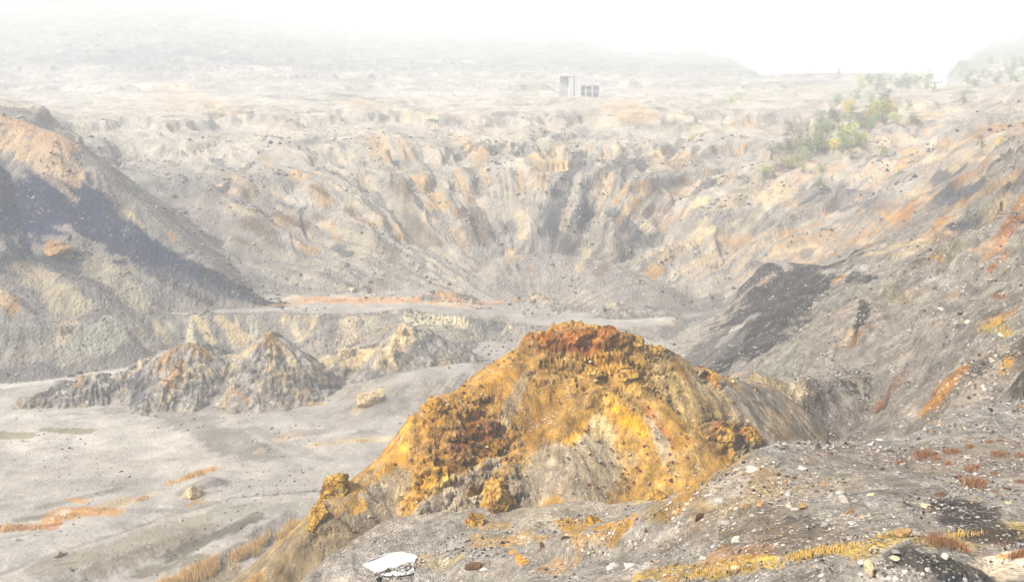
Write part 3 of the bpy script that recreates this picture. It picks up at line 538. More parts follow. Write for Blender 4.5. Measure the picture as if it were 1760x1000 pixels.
M_FLOOR = gmat('floor_silt', 1.5, .12, .35, .2, .3, lo=.78, hi=1.16)
M_SLOPE = gmat('slope_gravel', 2.6, .4, .8, .6, .6)
M_WALL = gmat('wall_rock', 1.1, .10, 1.5, .2, .25, lo=.66, hi=1.3, ys=.45)
M_HILL = gmat('hill_scrub', .08, .03, 6.0, .2, .6)
M_MOUND = gmat('orange_rock', 4.5, .7, .22, .35, .6)
M_HEAP = gmat('heap_rock', 1.3, .3, .6, .5, .7)
def pmat(name, c, rough=.9, var=.25, scale=3.0, bump=0.0, spec=.2):
    m = bpy.data.materials.new(name); m.use_nodes = True; t = m.node_tree; N = t.nodes; Lk = t.links
    b = N['Principled BSDF']; b.inputs['Roughness'].default_value = rough; b.inputs['Specular IOR Level'].default_value = spec
    tc = N.new('ShaderNodeTexCoord'); oi = N.new('ShaderNodeObjectInfo')
    ad = N.new('ShaderNodeVectorMath'); ad.operation = 'ADD'; Lk.new(tc.outputs['Object'], ad.inputs[0]); Lk.new(oi.outputs['Location'], ad.inputs[1])
    no = N.new('ShaderNodeTexNoise'); no.inputs['Scale'].default_value = scale; no.inputs['Detail'].default_value = 7; no.inputs['Roughness'].default_value = .68; Lk.new(ad.outputs[0], no.inputs['Vector'])
    cr = N.new('ShaderNodeValToRGB'); cr.color_ramp.elements[0].position = .3; cr.color_ramp.elements[1].position = .7
    cr.color_ramp.elements[0].color = tuple(max(v * (1 - var * 1.6), 0) for v in c) + (1,); cr.color_ramp.elements[1].color = tuple(min(v * (1 + var), 1) for v in c) + (1,)
    Lk.new(no.outputs['Fac'], cr.inputs[0]); Lk.new(cr.outputs[0], b.inputs['Base Color'])
    if bump:
        bp = N.new('ShaderNodeBump'); bp.inputs['Strength'].default_value = .8; bp.inputs['Distance'].default_value = bump; Lk.new(no.outputs['Fac'], bp.inputs['Height']); Lk.new(bp.outputs[0], b.inputs['Normal'])
    return m

# ------------------------------------------------------------------ mesh makers
def grid_object(name, X, Y, Z, keep, kind, mat):
    """X,Y,Z (n,m); keep (n-1,m-1) faces"""
    n, m = X.shape
    ii, jj = np.nonzero(keep)
    v00 = ii * m + jj
    quads = np.stack([v00, v00 + m, v00 + m + 1, v00 + 1], 1)
    used = np.unique(quads); remap = np.full(n * m, -1, np.int64); remap[used] = np.arange(used.size)
    quads = remap[quads]
    x, y, z = X.ravel()[used], Y.ravel()[used], Z.ravel()[used]
    me = bpy.data.meshes.new(name)
    me.vertices.add(used.size); me.vertices.foreach_set('co', np.stack([x, y, z], 1).astype(np.float32).ravel())
    me.loops.add(quads.size); me.loops.foreach_set('vertex_index', quads.astype(np.int32).ravel())
    me.polygons.add(len(quads)); me.polygons.foreach_set('loop_start', np.arange(0, quads.size, 4, dtype=np.int32)); me.polygons.foreach_set('loop_total', np.full(len(quads), 4, np.int32))
    me.polygons.foreach_set('use_smooth', np.ones(len(quads), bool))
    me.update(calc_edges=True)
    kk = kind.ravel()[used] if isinstance(kind, np.ndarray) else np.full(used.size, kind)
    gr_ = np.hypot(X, Y); d1 = np.gradient(Z, axis=1) / np.maximum(np.abs(np.gradient(gr_, axis=1)), 1e-3); d0 = np.gradient(Z, axis=0) / np.maximum(np.hypot(np.gradient(X, axis=0), np.gradient(Y, axis=0)), 1e-3)
    sl = np.hypot(d1, d0)
    for ax in (0, 1): sl = (sl + np.roll(sl, 2, ax) + np.roll(sl, -2, ax) + np.roll(sl, 4, ax) + np.roll(sl, -4, ax)) / 5
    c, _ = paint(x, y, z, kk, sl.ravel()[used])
    a = me.color_attributes.new('Col', 'FLOAT_COLOR', 'POINT')
    a.data.foreach_set('color', np.concatenate([c, np.ones((used.size, 1))], 1).astype(np.float32).ravel())
    me.materials.append(mat)
    o = bpy.data.objects.new(name, me); C.objects.link(o); return o
def raw_mesh(name, verts, faces, mat, smooth=False, mats=None, midx=None):
    me = bpy.data.meshes.new(name); me.from_pydata([tuple(map(float, v)) for v in verts], [], [tuple(map(int, f)) for f in faces]); me.update()
    if mats:
        for q in mats: me.materials.append(q)
        if midx is not None: me.polygons.foreach_set('material_index', midx)
    else: me.materials.append(mat)
    if smooth: me.polygons.foreach_set('use_smooth', np.ones(len(me.polygons), bool))
    return me
def tag(o, label=None, cat=None, group=None, kind=None):
    if label: o['label'] = label
    if cat: o['category'] = cat
    if group: o['group'] = group
    if kind: o['kind'] = kind
    return o
def link(name, me, loc=(0, 0, 0), rot=(0, 0, 0), sc=(1, 1, 1), parent=None):
    o = bpy.data.objects.new(name, me); C.objects.link(o); o.location = loc; o.rotation_euler = rot; o.scale = sc
    if parent: o.parent = parent
    return o

# ------------------------------------------------------------------ the land
for idn, (nm, mt, lb) in enumerate([('foreground_ledge', M_LEDGE, 'grey gravel ledge littered with stones'), ('pit_floor', M_FLOOR, 'pale silty pit floor'),
                                    ('gravel_slope', M_SLOPE, 'grey gravel slope and dark tipped spur on the right'), ('pit_wall', M_WALL, 'grey and ochre mine wall'), ('hills', M_HILL, 'hazy hills')]):
    keep = (GID[:-1, :-1] == idn)
    o = grid_object(nm, GX, GY, GZ, keep, GID, mt)
    tag(o, lb, nm.split('_')[-1], kind='structure')

def heap_object(name, key, pxr, rr, da, dr, kind, mat, label, cat, group=None, crag=None, sink=.6):
    az0, az1 = az_of(pxr[0]), az_of(pxr[1])
    A = np.arange(az0, az1, da); R = np.arange(rr[0], rr[1], dr)
    A, R = np.meshgrid(A, R, indexing='ij'); X = np.sin(A) * R; Y = np.cos(A) * R
    z = mound(key, X, Y); b, _ = land(X, Y)
    above = z - b
    if crag is not None:
        gx = np.gradient(z, axis=1) / dr; gy = np.gradient(z, axis=0) / (da * R)
        nx = -(gx * np.sin(A) + gy * np.cos(A)); ny = -(gx * np.cos(A) - gy * np.sin(A)); nz = np.ones_like(z)
        L = np.sqrt(nx ** 2 + ny ** 2 + 1); nx /= L; ny /= L; nz /= L
        D = crag(X, Y, z)
        X = X + nx * D; Y = Y + ny * D; Z = z + nz * D
    else: Z = z
    Z = Z - .15
    keep = (above > -sink); keep = keep[:-1, :-1] | keep[1:, 1:] | keep[1:, :-1] | keep[:-1, 1:]
    o = grid_object(name, X, Y, Z, keep, kind, mat)
    tag(o, label, cat, group)
    return o
# rough rock zones of the orange mound, given by seen points: (px, py, radius in metres, amplitude)
CR = [(p, rad, amp) for p, rad, amp in [(hit(960,575),4.5,.8),(hit(1030,590),5,.8),(hit(1100,600),4,.8),(hit(1050,635),5,.8),(hit(1125,650),3.5,.6),(hit(985,640),3,.5),(hit(830,770),4.5,1.0),(hit(760,830),4,.9),
      (hit(740,700),3,.8),(hit(1270,765),4.2,1.3),(hit(1150,860),3.5,1.1),(hit(850,850),3.2,1.0),(hit(570,850),2.8,.5),(hit(545,900),2.0,.4),(hit(1220,650),2,.6)]]
def crag_orange(X, Y, Z):
    m = np.zeros_like(X)
    for p, rad, amp in CR:
        m = np.maximum(m, amp * (1 - sst(.5, 1.25, np.sqrt((X - p[0]) ** 2 + (Y - p[1]) ** 2) / rad + .3 * fbm(X / 2.5, Y / 2.5, 3, 60))))
    u = X + .5 * Z; v = Y * .6 + Z * 1.1
    wq = .5 * fbm(X / 1.5, (Y + Z) / 1.5, 3, 68); f1, c1, _ = facet(u / 3.4 + wq, v / 1.7 + wq, 61); f2, c2, _ = facet(u / 1.3 + 3 + wq, v / .7, 62); f3, c3, _ = facet(u / .5, v / .33, 63)
    D = m * (1.05 * f1 + .6 * f2 + .07 * f3 - .4 * (1 - sst(0, .12, c1)) - .12 * (1 - sst(0, .15, c2)) + .15)
    D = D + .22 * fbm(X / 3, Y / 3, 3, 64) + (.015 + .03 * m) * fbm(u / .5, v / .5, 4, 65, .6)
    rill = ridged((X * .8 - Y * .2) / 2.0 + .4 * fbm(X / 4, Y / 4, 2, 66), (Y + Z) / 14, 3, 67)
    return D + .12 * rill * (1 - np.clip(m, 0, 1))
heap_object('rock_mound', 'orange', (200, 1440), (70, 150), math.radians(.045), .14, 5, M_MOUND, 'steep orange and rust-brown rock mound with a craggy top, in the middle of the pit', 'mound', crag=crag_orange, sink=1.2)
def crag_heap(X, Y, Z):
    f1, c1, _ = facet(X / 4.5, (Y + Z) / 4.5, 71); f2, _, _ = facet(X / 1.8, (Y + Z) / 1.8, 72)
    return (1.5 * f1 + .8 * f2) * sst(-.25, .25, fbm(X / 10, Y / 10, 3, 73)) + .8 * fbm(X / 2, Y / 2, 5, 74, .62)
G_H = 'spoil heaps on the pit floor'
heap_object('spoil_heap', 'twin', (-60, 640), (222, 325), math.radians(.05), .3, 6, M_HEAP, 'grey and ochre spoil heap with two peaks on the pale pit floor', 'spoil heap', G_H, crag_heap)
heap_object('spoil_heap', 'yellow', (500, 840), (248, 318), math.radians(.05), .35, 6, M_HEAP, 'cream yellow spoil heap cut by a scarp, right of the two-peaked heap', 'spoil heap', G_H, crag_heap)
heap_object('spoil_heap', 'hummock_a', (690, 850), (315, 352), math.radians(.05), .3, 6, M_HEAP, 'low grey hummock with an ochre side at the foot of the back wall', 'spoil heap', G_H, crag_heap)
heap_object('spoil_heap', 'hummock_b', (880, 970), (318, 345), math.radians(.05), .3, 6, M_HEAP, 'very small tan hummock at the foot of the grey scree fan', 'spoil heap', G_H, crag_heap)
heap_object('spoil_heap', 'hummock_c', (1000, 1200), (312, 345), math.radians(.05), .3, 6, M_HEAP, 'long low grey hummock right of the orange mound top on the pit floor', 'spoil heap', G_H, crag_heap)
heap_object('spoil_heap', 'dark_pile', (-60, 160), (235, 310), math.radians(.05), .3, 6, M_HEAP, 'pile of dark broken rock at the left end of the two-peaked heap', 'spoil heap', G_H, crag_heap)
def crag_small(X, Y, Z): return .12 * fbm(X / .8, Y / .8, 4, 76) + .05 * fbm(X / .2, Y / .2, 3, 77)
heap_object('gravel_heap', 'heap', (1380, 1800), (28, 43), math.radians(.05), .03, 0, M_LEDGE, 'dark grey gravel heap beside the yellow grass at the bottom right', 'gravel heap', None, crag_small, .15)
heap_object('gravel_heap', 'gravel_hump', (700, 900), (55, 70), math.radians(.04), .05, 0, M_LEDGE, 'small rounded gravel heap beside the white puddle', 'gravel heap', None, crag_small, .15)
# ------------------------------------------------------------------ water
def water(name, pix, mat, lb):
    v = [on_plane(px, py) for px, py in pix]
    mx_, my_ = sum(p[0] for p in v) / len(v), sum(p[1] for p in v) / len(v); v = [(mx_ + (p[0] - mx_) * 1.12, my_ + (p[1] - my_) * 1.12) for p in v]
    for _ in range(2): v = [q for i in range(len(v)) for q in [tuple(.75 * a + .25 * b for a, b in zip(v[i], v[(i + 1) % len(v)])), tuple(.25 * a + .75 * b for a, b in zip(v[i], v[(i + 1) % len(v)]))]]
    n = len(v)
    rv = []
    for i in range(n):
        x0, y0 = v[i]; x1, y1 = v[(i + 1) % n]
        for t in (0, .25, .5, .75):
            rv.append((x0 + (x1 - x0) * t + .08 * math.sin(i * 7 + t * 9), y0 + (y1 - y0) * t + .08 * math.cos(i * 5 + t * 11), PZ))
    me = raw_mesh(name, rv, [list(range(len(rv)))], mat); o = link(name, me); return tag(o, lb, 'puddle', kind='structure')
def wmat(name, c, rough, spec):
    m = bpy.data.materials.new(name); m.use_nodes = True; b = m.node_tree.nodes['Principled BSDF']
    b.inputs['Base Color'].default_value = c + (1,); b.inputs['Roughness'].default_value = rough; b.inputs['Specular IOR Level'].default_value = spec
    no = m.node_tree.nodes.new('ShaderNodeTexNoise'); no.inputs['Scale'].default_value = 3; bp = m.node_tree.nodes.new('ShaderNodeBump'); bp.inputs['Strength'].default_value = .04
    m.node_tree.links.new(no.outputs['Fac'], bp.inputs['Height']); m.node_tree.links.new(bp.outputs[0], b.inputs['Normal'])
    return m
water('puddle', [(624,968),(648,962),(663,952),(690,949),(711,948),(714,962),(716,978),(700,985),(668,988),(648,982)], wmat('sky_white_water', (.42,.42,.41), .10, .8), 'puddle painted with a white sky reflection, on the bench below the orange mound')  # base colour carries the white of the reflected sky
water('muddy_puddle', [(716,960),(735,952),(775,954),(792,964),(782,978),(750,984),(719,979)], wmat('muddy_water', (.27,.19,.085), .12, .4), 'shallow ochre puddle next to the white one')

# ------------------------------------------------------------------ stones
import bmesh
def rock_data(seed, sub=2, sq=(1, .8, .65), cuts=9, rough=.05):
    r = random.Random(seed); bm = bmesh.new(); bmesh.ops.create_icosphere(bm, subdivisions=sub, radius=1.0)
    pl = []
    for _ in range(cuts):
        d = Vector((r.gauss(0, 1), r.gauss(0, 1), r.gauss(0, 1))).normalized(); pl.append((d, r.uniform(.42, .74)))
    for v in bm.verts:
        for d, k in pl:
            e = v.co.dot(d) - k
            if e > 0: v.co -= d * e
        v.co += Vector((r.uniform(-1, 1), r.uniform(-1, 1), r.uniform(-1, 1))) * rough
        v.co.x *= sq[0]; v.co.y *= sq[1]; v.co.z *= sq[2]
    me = bpy.data.meshes.new('rock'); bm.to_mesh(me); bm.free(); return me
MR = {'white': pmat('white_stone', (.37,.345,.30), .9, .22, 4, .05), 'pale': pmat('pale_stone', (.27,.245,.205), .9, .3, 4, .05), 'grey': pmat('grey_stone', (.22,.205,.18), .9, .4, 4, .05), 'ochre': pmat('ochre_stone', (.28,.17,.07), .9, .45, 4, .05),
      'cream': pmat('cream_stone', (.46,.36,.22), .9, .3, 4, .05), 'brown': pmat('brown_stone', (.10,.055,.03), .9, .5, 4, .05), 'dark': pmat('dark_stone', (.03,.028,.028), .85, .5, 4, .05)}
ROCK = {}
for c_, m_ in MR.items():
    for k_ in range(5):
        me = rock_data(k_ * 13 + 5, 2, [(1,.8,.65),(1,.7,.8),(1,.9,.5),(.9,.8,.7),(1.1,.6,.55)][k_]); me.name = c_ + '_stone'; me.materials.append(m_); ROCK[c_, k_] = me
NST = 0
def stone(x, y, size, c, lb=None, grp=None, k=None, full=True, squash=1.0, name='stone', rz=None):
    """size: width in metres"""
    global NST; NST += 1
    k = random.randrange(5) if k is None else k
    z = ground_z(x, y, full); s = size / 2
    o = link(name, ROCK[c, k], (x, y, z - s * .02), (random.uniform(-.3, .3), random.uniform(-.3, .3), random.uniform(0, 6.28) if rz is None else rz), (s, s * random.uniform(.85, 1.1), s * squash * random.uniform(.85, 1.1)))
    return tag(o, lb, 'stone' if size < 1.5 else 'boulder', grp)
for px, py, w, c, lb in [
 (1295,808,20,'white','white angular stone on the rim of the gravel ledge, against the orange mound'),(1267,810,11,'white','small white stone on the rim just left of the larger white one'),
 (1380,806,15,'white','white stone below the ledge rim, above the bare grey patch'),(1511,757,13,'white','white stone on the far rim of the ledge where the slope begins'),(1497,766,16,'white','broad pale stone just below the white stone on the far rim'),
 (1347,767,15,'white','pale block at the corner of the ledge rim beside the ochre gully'),(1235,862,20,'white','pale broad stone at the left end of the row of stones on the ledge'),(1453,860,30,'pale','large pale block in the middle of the cluster of boulders on the ledge'),
 (1429,852,15,'pale','pale stone at the upper left of the cluster of boulders'),(1445,848,18,'white','whitish slab lying behind the large pale block'),(1472,862,13,'grey','bluish grey stone between the two largest blocks of the cluster'),
 (1496,852,12,'cream','cream stone at the back of the cluster behind the grey boulder'),(1507,869,36,'grey','largest grey boulder of the cluster, dark hollow beneath it'),(1462,881,22,'ochre','ochre stone below the large pale block'),
 (1378,875,22,'ochre','ochre rounded stone left of the cluster of boulders'),(1482,890,16,'cream','cream wedge below the largest grey boulder'),(1591,872,21,'cream','cream stone alone on the gravel right of the cluster'),(1559,883,18,'pale','tan rounded stone right of the largest grey boulder'),
 (1356,872,13,'cream','narrow cream stone standing left of the ochre rounded stone'),(1354,852,16,'pale','pinkish pale stone near the middle of the ledge row'),(1307,867,18,'ochre','ochre stone in the pair left of the narrow cream stone, right one'),(1284,873,19,'ochre','ochre stone in the pair left of the narrow cream stone, left one'),
 (1204,890,20,'brown','brown rusty stone low on the left part of the ledge'),(1249,900,21,'pale','pale stone pile piece below the broad pale stone'),(1264,930,16,'white','round white stone alone on the dark gravel'),(1411,927,11,'white','slim white stone alone in the middle foreground'),
 (1553,915,24,'ochre','tall ochre brown stone above the dark gravel heap'),(1578,918,13,'pale','small tan stone right of the tall ochre brown stone'),(1503,946,15,'cream','tan stone at the edge of the yellow grass strip'),(1479,971,15,'white','white stone at the tip of a tan slab near the bottom'),
 (1494,980,24,'cream','long tan slab in the foreground below the yellow grass'),(1625,957,11,'white','white stone on the side of the dark gravel heap'),(1539,963,13,'cream','tan stone on the left side of the dark gravel heap'),(1620,853,17,'brown','brown stone at the head of the black gravel streak'),
 (1426,781,11,'brown','brown stone near the ledge rim'),(1417,903,13,'pale','pale stone under the cluster to its left'),(1053,977,20,'white','white wedge shaped stone, left one of the two near the bottom centre'),(1084,973,27,'white','cream white block, right one of the two near the bottom centre'),
 (815,980,24,'brown','round brown boulder on the small gravel heap by the puddle'),(832,980,13,'white','small white stone touching the round brown boulder'),(933,939,14,'brown','brown stone on the ledge rim below the orange rocks'),(972,925,17,'dark','flat black slab on the ledge rim'),
 (652,994,13,'dark','black stone below the white puddle'),(30,930,14,'white','white boulder on the pit floor by the orange grass'),(105,954,19,'brown','dark brown boulder on the greenish berm'),(312,894,12,'pale','pale boulder on the crest of the greenish berm'),
 (1651,541,18,'dark','dark boulder on the gravel slope below the road'),(1664,553,11,'white','white boulder beside the yellow grass on the right slope'),(1719,583,10,'white','white boulder below the yellow grass on the right slope'),(1617,532,9,'white','small white boulder high on the gravel slope'),
 (1564,569,9,'white','white boulder halfway down the gravel slope'),(103,434,36,'ochre','rust orange outcrop block on the dark left slope'),(605,501,18,'cream','tan boulder at the foot of the back wall'),(634,500,11,'brown','brown boulder at the foot of the back wall'),
 (124,647,11,'dark','dark boulder on the pale road, left of the pair'),(136,641,11,'dark','dark boulder on the pale road, right of the pair'),(745,504,9,'brown','brown boulder beside the low hummock under the back wall'),(1031,795,9,'grey','grey stone on the front face of the orange mound')]:
    p = hit(px, py); d = float(np.linalg.norm(p)); stone(p[0], p[1], w / F * d * 1.35, c, lb)
# loose stones of the ledge, the larger ones one by one
i_ = 0
while i_ < 215:
    a = math.radians(random.uniform(4, 29)); r_ = math.exp(random.uniform(math.log(31), math.log(66))); x, y = math.sin(a) * r_, math.cos(a) * r_
    ia = int((a - AZ[0]) / (AZ[1] - AZ[0])); kr = int(np.searchsorted(RR, r_))
    if GID[ia, kr] != 0: continue
    clus = gn(np.array([x / 5.]), np.array([y / 5.]), 90)[0]
    if random.random() > .35 + clus: continue
    c = random.choices(['white', 'pale', 'cream', 'ochre', 'grey', 'brown'], [4, 5, 3, 2, 3, 1.5])[0]
    sz = .14 + .5 * random.random() ** 3
    stone(x, y, sz, c, 'small %s stone lying loose on the grey gravel ledge' % {'white': 'white', 'pale': 'pale grey', 'cream': 'cream', 'ochre': 'ochre', 'grey': 'dark grey', 'brown': 'brown'}[c], 'loose %s stones on the ledge' % c, full=True)
    i_ += 1
# outcrops on the orange mound: jointed blocks
def omat(nm='outcrop_rock', rust=0):
    m = bpy.data.materials.new(nm); m.use_nodes = True; t = m.node_tree; N = t.nodes; Lk = t.links; b = N['Principled BSDF']; b.inputs['Roughness'].default_value = .9; b.inputs['Specular IOR Level'].default_value = .15
    tc = N.new('ShaderNodeTexCoord'); no = N.new('ShaderNodeTexNoise'); no.inputs['Scale'].default_value = .9; no.inputs['Detail'].default_value = 10; no.inputs['Roughness'].default_value = .72; no.inputs['Distortion'].default_value = .6
    Lk.new(tc.outputs['Object'], no.inputs['Vector']); cr = N.new('ShaderNodeValToRGB'); e = cr.color_ramp.elements
    e[0].position = .32; e[0].color = (.05, .025, .008, 1); e[1].position = .72; e[1].color = (.44, .36, .20, 1)
    for p, c in [(.42, (.19, .085, .016)), (.50, (.36, .21, .035)), (.58, (.38, .26, .08))]:
        q = e.new(p); q.color = ((c[0] * .95, c[1] * .62, c[2] * .6) if rust else c) + (1,)
    Lk.new(no.outputs['Fac'], cr.inputs[0])
    v = N.new('ShaderNodeTexNoise'); v.inputs['Scale'].default_value = 4.5; v.inputs['Detail'].default_value = 8; v.inputs['Roughness'].default_value = .75; Lk.new(tc.outputs['Object'], v.inputs['Vector'])
    mr = N.new('ShaderNodeMapRange'); mr.inputs['From Min'].default_value = .3; mr.inputs['From Max'].default_value = .7; mr.inputs['To Min'].default_value = .35; mr.inputs['To Max'].default_value = 1.6; Lk.new(v.outputs['Fac'], mr.inputs['Value'])
    mu = N.new('ShaderNodeVectorMath'); mu.operation = 'SCALE'; Lk.new(cr.outputs[0], mu.inputs[0]); Lk.new(mr.outputs[0], mu.inputs['Scale']); Lk.new(mu.outputs[0], b.inputs['Base Color'])
    bp = N.new('ShaderNodeBump'); bp.inputs['Strength'].default_value = .9; bp.inputs['Distance'].default_value = .25; Lk.new(v.outputs['Fac'], bp.inputs['Height']); Lk.new(bp.outputs[0], b.inputs['Normal'])
    return m
M_OUT = omat(); M_RUST = omat('rust_rock', 1)
def outcrop(px, py, w, h, lb, seed, tilt=0.0, sink=.12):
    p = hit(px, py); d = float(np.linalg.norm(p)); sx_, sz_ = w / F * d / 2, h / F * d / 2
    r = random.Random(seed); bm = bmesh.new(); bmesh.ops.create_icosphere(bm, subdivisions=6, radius=1.0)
    pl = [(Vector((r.gauss(0, 1), r.gauss(0, 1), r.gauss(0, .8))).normalized(), r.uniform(.45, .72)) for _ in range(15)]
    co = np.array([v.co[:] for v in bm.verts])
    for dd, k in pl:
        dn = np.array(dd); e = np.maximum(co @ dn - k, 0); co -= e[:, None] * dn
    nrm = co / np.linalg.norm(co, axis=1, keepdims=True)
    X, Y, Z = co[:, 0] * sx_, co[:, 1] * (sx_ + sz_) * .5, co[:, 2] * sz_
    f1, c1, _ = facet((X + .4 * Y) / 1.5 + seed, (Z * 1.0 - .5 * Y) / .9, 91); f2, c2, _ = facet((X - .5 * Y) / .7, (Z + .4 * Y) / .4 + seed, 92)
    D = .32 * f1 + .2 * f2 - .16 * (1 - sst(0, .14, c1)) + .04 * fbm((X + Y) / .3, (Z - Y) / .3, 4, 93, .6) + .12 * fbm((X + Y) / 1.5, Z / 1.5, 3, 94)
    X += nrm[:, 0] * D; Y += nrm[:, 1] * D; Z += nrm[:, 2] * D
    for v, x, y, z in zip(bm.verts, X, Y, Z): v.co = (x, y, z)
    me = bpy.data.meshes.new('rock_outcrop'); bm.to_mesh(me); bm.free(); me.materials.append(M_OUT)
    dirv = p / d
    o = link('rock_outcrop', me, tuple(p + dirv * sz_ * sink), (0, tilt, -math.atan2(p[0], p[1]))); tag(o, lb, 'rock outcrop', None if 'slab' in lb else 'rock outcrops of the orange mound')
outcrop(572,850,62,96,'tall ochre knob of rock at the lower left edge of the orange mound',3,.35)
outcrop(548,895,50,56,'tan rock at the foot of the tall ochre knob',5,.3)
outcrop(850,868,84,124,'golden yellow standing rock on the grey scree in front of the mound',8,.4,-.05)
outcrop(815,900,54,44,'rust brown block leaning on the left of the golden standing rock',11)
outcrop(1288,752,58,52,'streaked rust block at the right edge of the orange mound',14)
outcrop(1245,755,50,40,'dark rust block with hollows left of the streaked rust block',17)
outcrop(1140,858,50,46,'rusty block at the foot of the mound beside the ledge rim',20)
M_OUT = M_RUST
outcrop(936,587,58,42,'broad rust crag at the left end of the mound top',23)
outcrop(990,580,60,36,'middle crag on top of the orange mound',26)
outcrop(1042,577,48,34,'square block overhanging at the right of the mound top',29)
M_OUT = bpy.data.materials['outcrop_rock']
outcrop(1096,592,46,30,'rounded yellow crag a step below the square block',32)
outcrop(1130,604,38,30,'small yellow crag at the right end of the broken top',35)
outcrop(1020,640,60,36,'cracked yellow block on the upper face of the mound',38)
outcrop(1075,650,54,30,'brown shattered block right of the cracked yellow block',41)
M_OUT = pmat('pale_slab', (.44, .33, .18), .9, .4, .8, .2)
outcrop(632,692,62,56,'pale cream rock slab lying on the pit floor left of the orange mound',50,.6,.1)
outcrop(332,850,44,40,'tilted brown and cream slab on the floor by the orange grass streak',53,.5,.1)
M_OUT = bpy.data.materials['outcrop_rock']
outcrop(1022,900,40,20,'low yellow rock at the foot of the mound by the ledge',44)

# ------------------------------------------------------------------ gravel and scree too small to count
def pebbles(name, n, sampler, mats, lb, cat):
    V, Fc, MI = [], [], []
    base_v = np.array([(1,0,0),(-1,0,0),(0,1,0),(0,-1,0),(0,0,1),(0,0,-.6)], float); fs = [(0,2,4),(2,1,4),(1,3,4),(3,0,4),(2,0,5),(1,2,5),(3,1,5),(0,3,5)]
    allv = []; k = 0; tries = 0
    while k < n and tries < n * 30:
        tries += 1
        s = sampler()
        if s is None: continue
        x, y, z, sz, mi = s
        q = base_v * (1 + (rng.rand(6, 3) - .5) * .9) ; a = random.uniform(0, 6.28); ca, sa = math.cos(a), math.sin(a)
        q = np.stack([q[:, 0] * ca - q[:, 1] * sa, q[:, 0] * sa + q[:, 1] * ca, q[:, 2] * .75], 1) * sz * .5 + (x, y, z + sz * .12)
        allv.append(q); MI += [mi] * 8; k += 1
    V = np.concatenate(allv); nf = np.array(fs)[None] + 6 * np.arange(len(allv))[:, None, None]; nf = nf.reshape(-1, 3)
    me = bpy.data.meshes.new(name); me.vertices.add(len(V)); me.vertices.foreach_set('co', V.astype(np.float32).ravel())
    me.loops.add(nf.size); me.loops.foreach_set('vertex_index', nf.astype(np.int32).ravel()); me.polygons.add(len(nf)); me.polygons.foreach_set('loop_start', np.arange(0, nf.size, 3, dtype=np.int32)); me.polygons.foreach_set('loop_total', np.full(len(nf), 3, np.int32))
    me.update(calc_edges=True)
    for m in mats: me.materials.append(m)
    me.polygons.foreach_set('material_index', np.array(MI, np.int32))
    o = link(name, me); tag(o, lb, cat, kind='stuff')
def idx_at(a, r_): return int(np.clip((a - AZ[0]) / (AZ[1] - AZ[0]), 0, len(AZ) - 1)), int(np.clip(np.searchsorted(RR, r_), 0, len(RR) - 1))
def samp(a0, a1, r0, r1, ids, smin, smax_, pw, weights, clump=5., thr=.5, grow=0):
    def f():
        a = math.radians(random.uniform(a0, a1)); r_ = math.exp(random.uniform(math.log(r0), math.log(r1))); i, k = idx_at(a, r_)
        if GID[i, k] not in ids: return None
        x, y = math.sin(a) * r_, math.cos(a) * r_
        if any(math.hypot((x - qx) / ra, (y - qy) / rb) < 1.5 for (qx, qy), (ra, rb) in POND): return None
        if GF[i, k] > GZ[i, k] + .05 and GID[i, k] != 0: return None
        if random.random() > thr + 1.4 * gn(np.array([x / clump]), np.array([y / clump]), 95)[0]: return None
        sz = smin + (smax_ - smin) * random.random() ** pw
        if grow: sz *= r_ / grow
        return x, y, GF[i, k], sz, random.choices(range(len(weights)), weights)[0]
    return f
MLIST = [MR['white'], MR['pale'], MR['grey'], MR['dark'], MR['ochre'], MR['brown']]
pebbles('gravel', 17000, samp(-9, 30, 28, 88, (0,), .05, .24, 2.6, (1.6, 6, 8, 5, 1.6, 1.8), 4., .45, 45), MLIST, 'grey and white gravel strewn over the ledge', 'gravel')
pebbles('slope_debris', 9500, samp(12, 30, 95, 260, (1, 2, 3), .14, .65, 4, (2, 6, 7, 4, 2, 1.5), 9., .25, 150), MLIST, 'pale and dark debris strewn on the gravel slope', 'gravel')
pebbles('wall_debris', 9000, samp(-30, 30, 272, 540, (1, 2, 3), .3, 1.7, 4.5, (2, 5, 6, 4, 1.2, 2), 18., .1, 330), MLIST, 'fallen rock debris at the foot of the mine wall', 'debris')
pebbles('floor_debris', 1500, samp(-30, 5, 155, 300, (1,), .2, .8, 3, (3, 4, 4, 3, 1, 2), 20., .25, 220), MLIST, 'scattered rubble on the pale pit floor', 'debris')
def mound_s():
    a = math.radians(random.uniform(-11, 15)); r_ = random.uniform(80, 124); i, k = idx_at(a, r_)
    if GF[i, k] <= GZ[i, k] + .1: return None
    x, y = math.sin(a) * r_, math.cos(a) * r_
    if random.random() > .35 + 1.5 * gn(np.array([x / 6]), np.array([y / 6]), 96)[0]: return None
    return x, y, GF[i, k] + .05, .08 + .5 * random.random() ** 4, random.choices(range(5), (2, 4, 3, 4, 1.5))[0]
pebbles('mound_debris', 2200, mound_s, [MR['cream'], MR['ochre'], MR['brown'], pmat('rust_stone', (.20, .06, .012), .9, .5, 4), MR['ochre']], 'rusty rubble lying on the orange mound', 'debris')

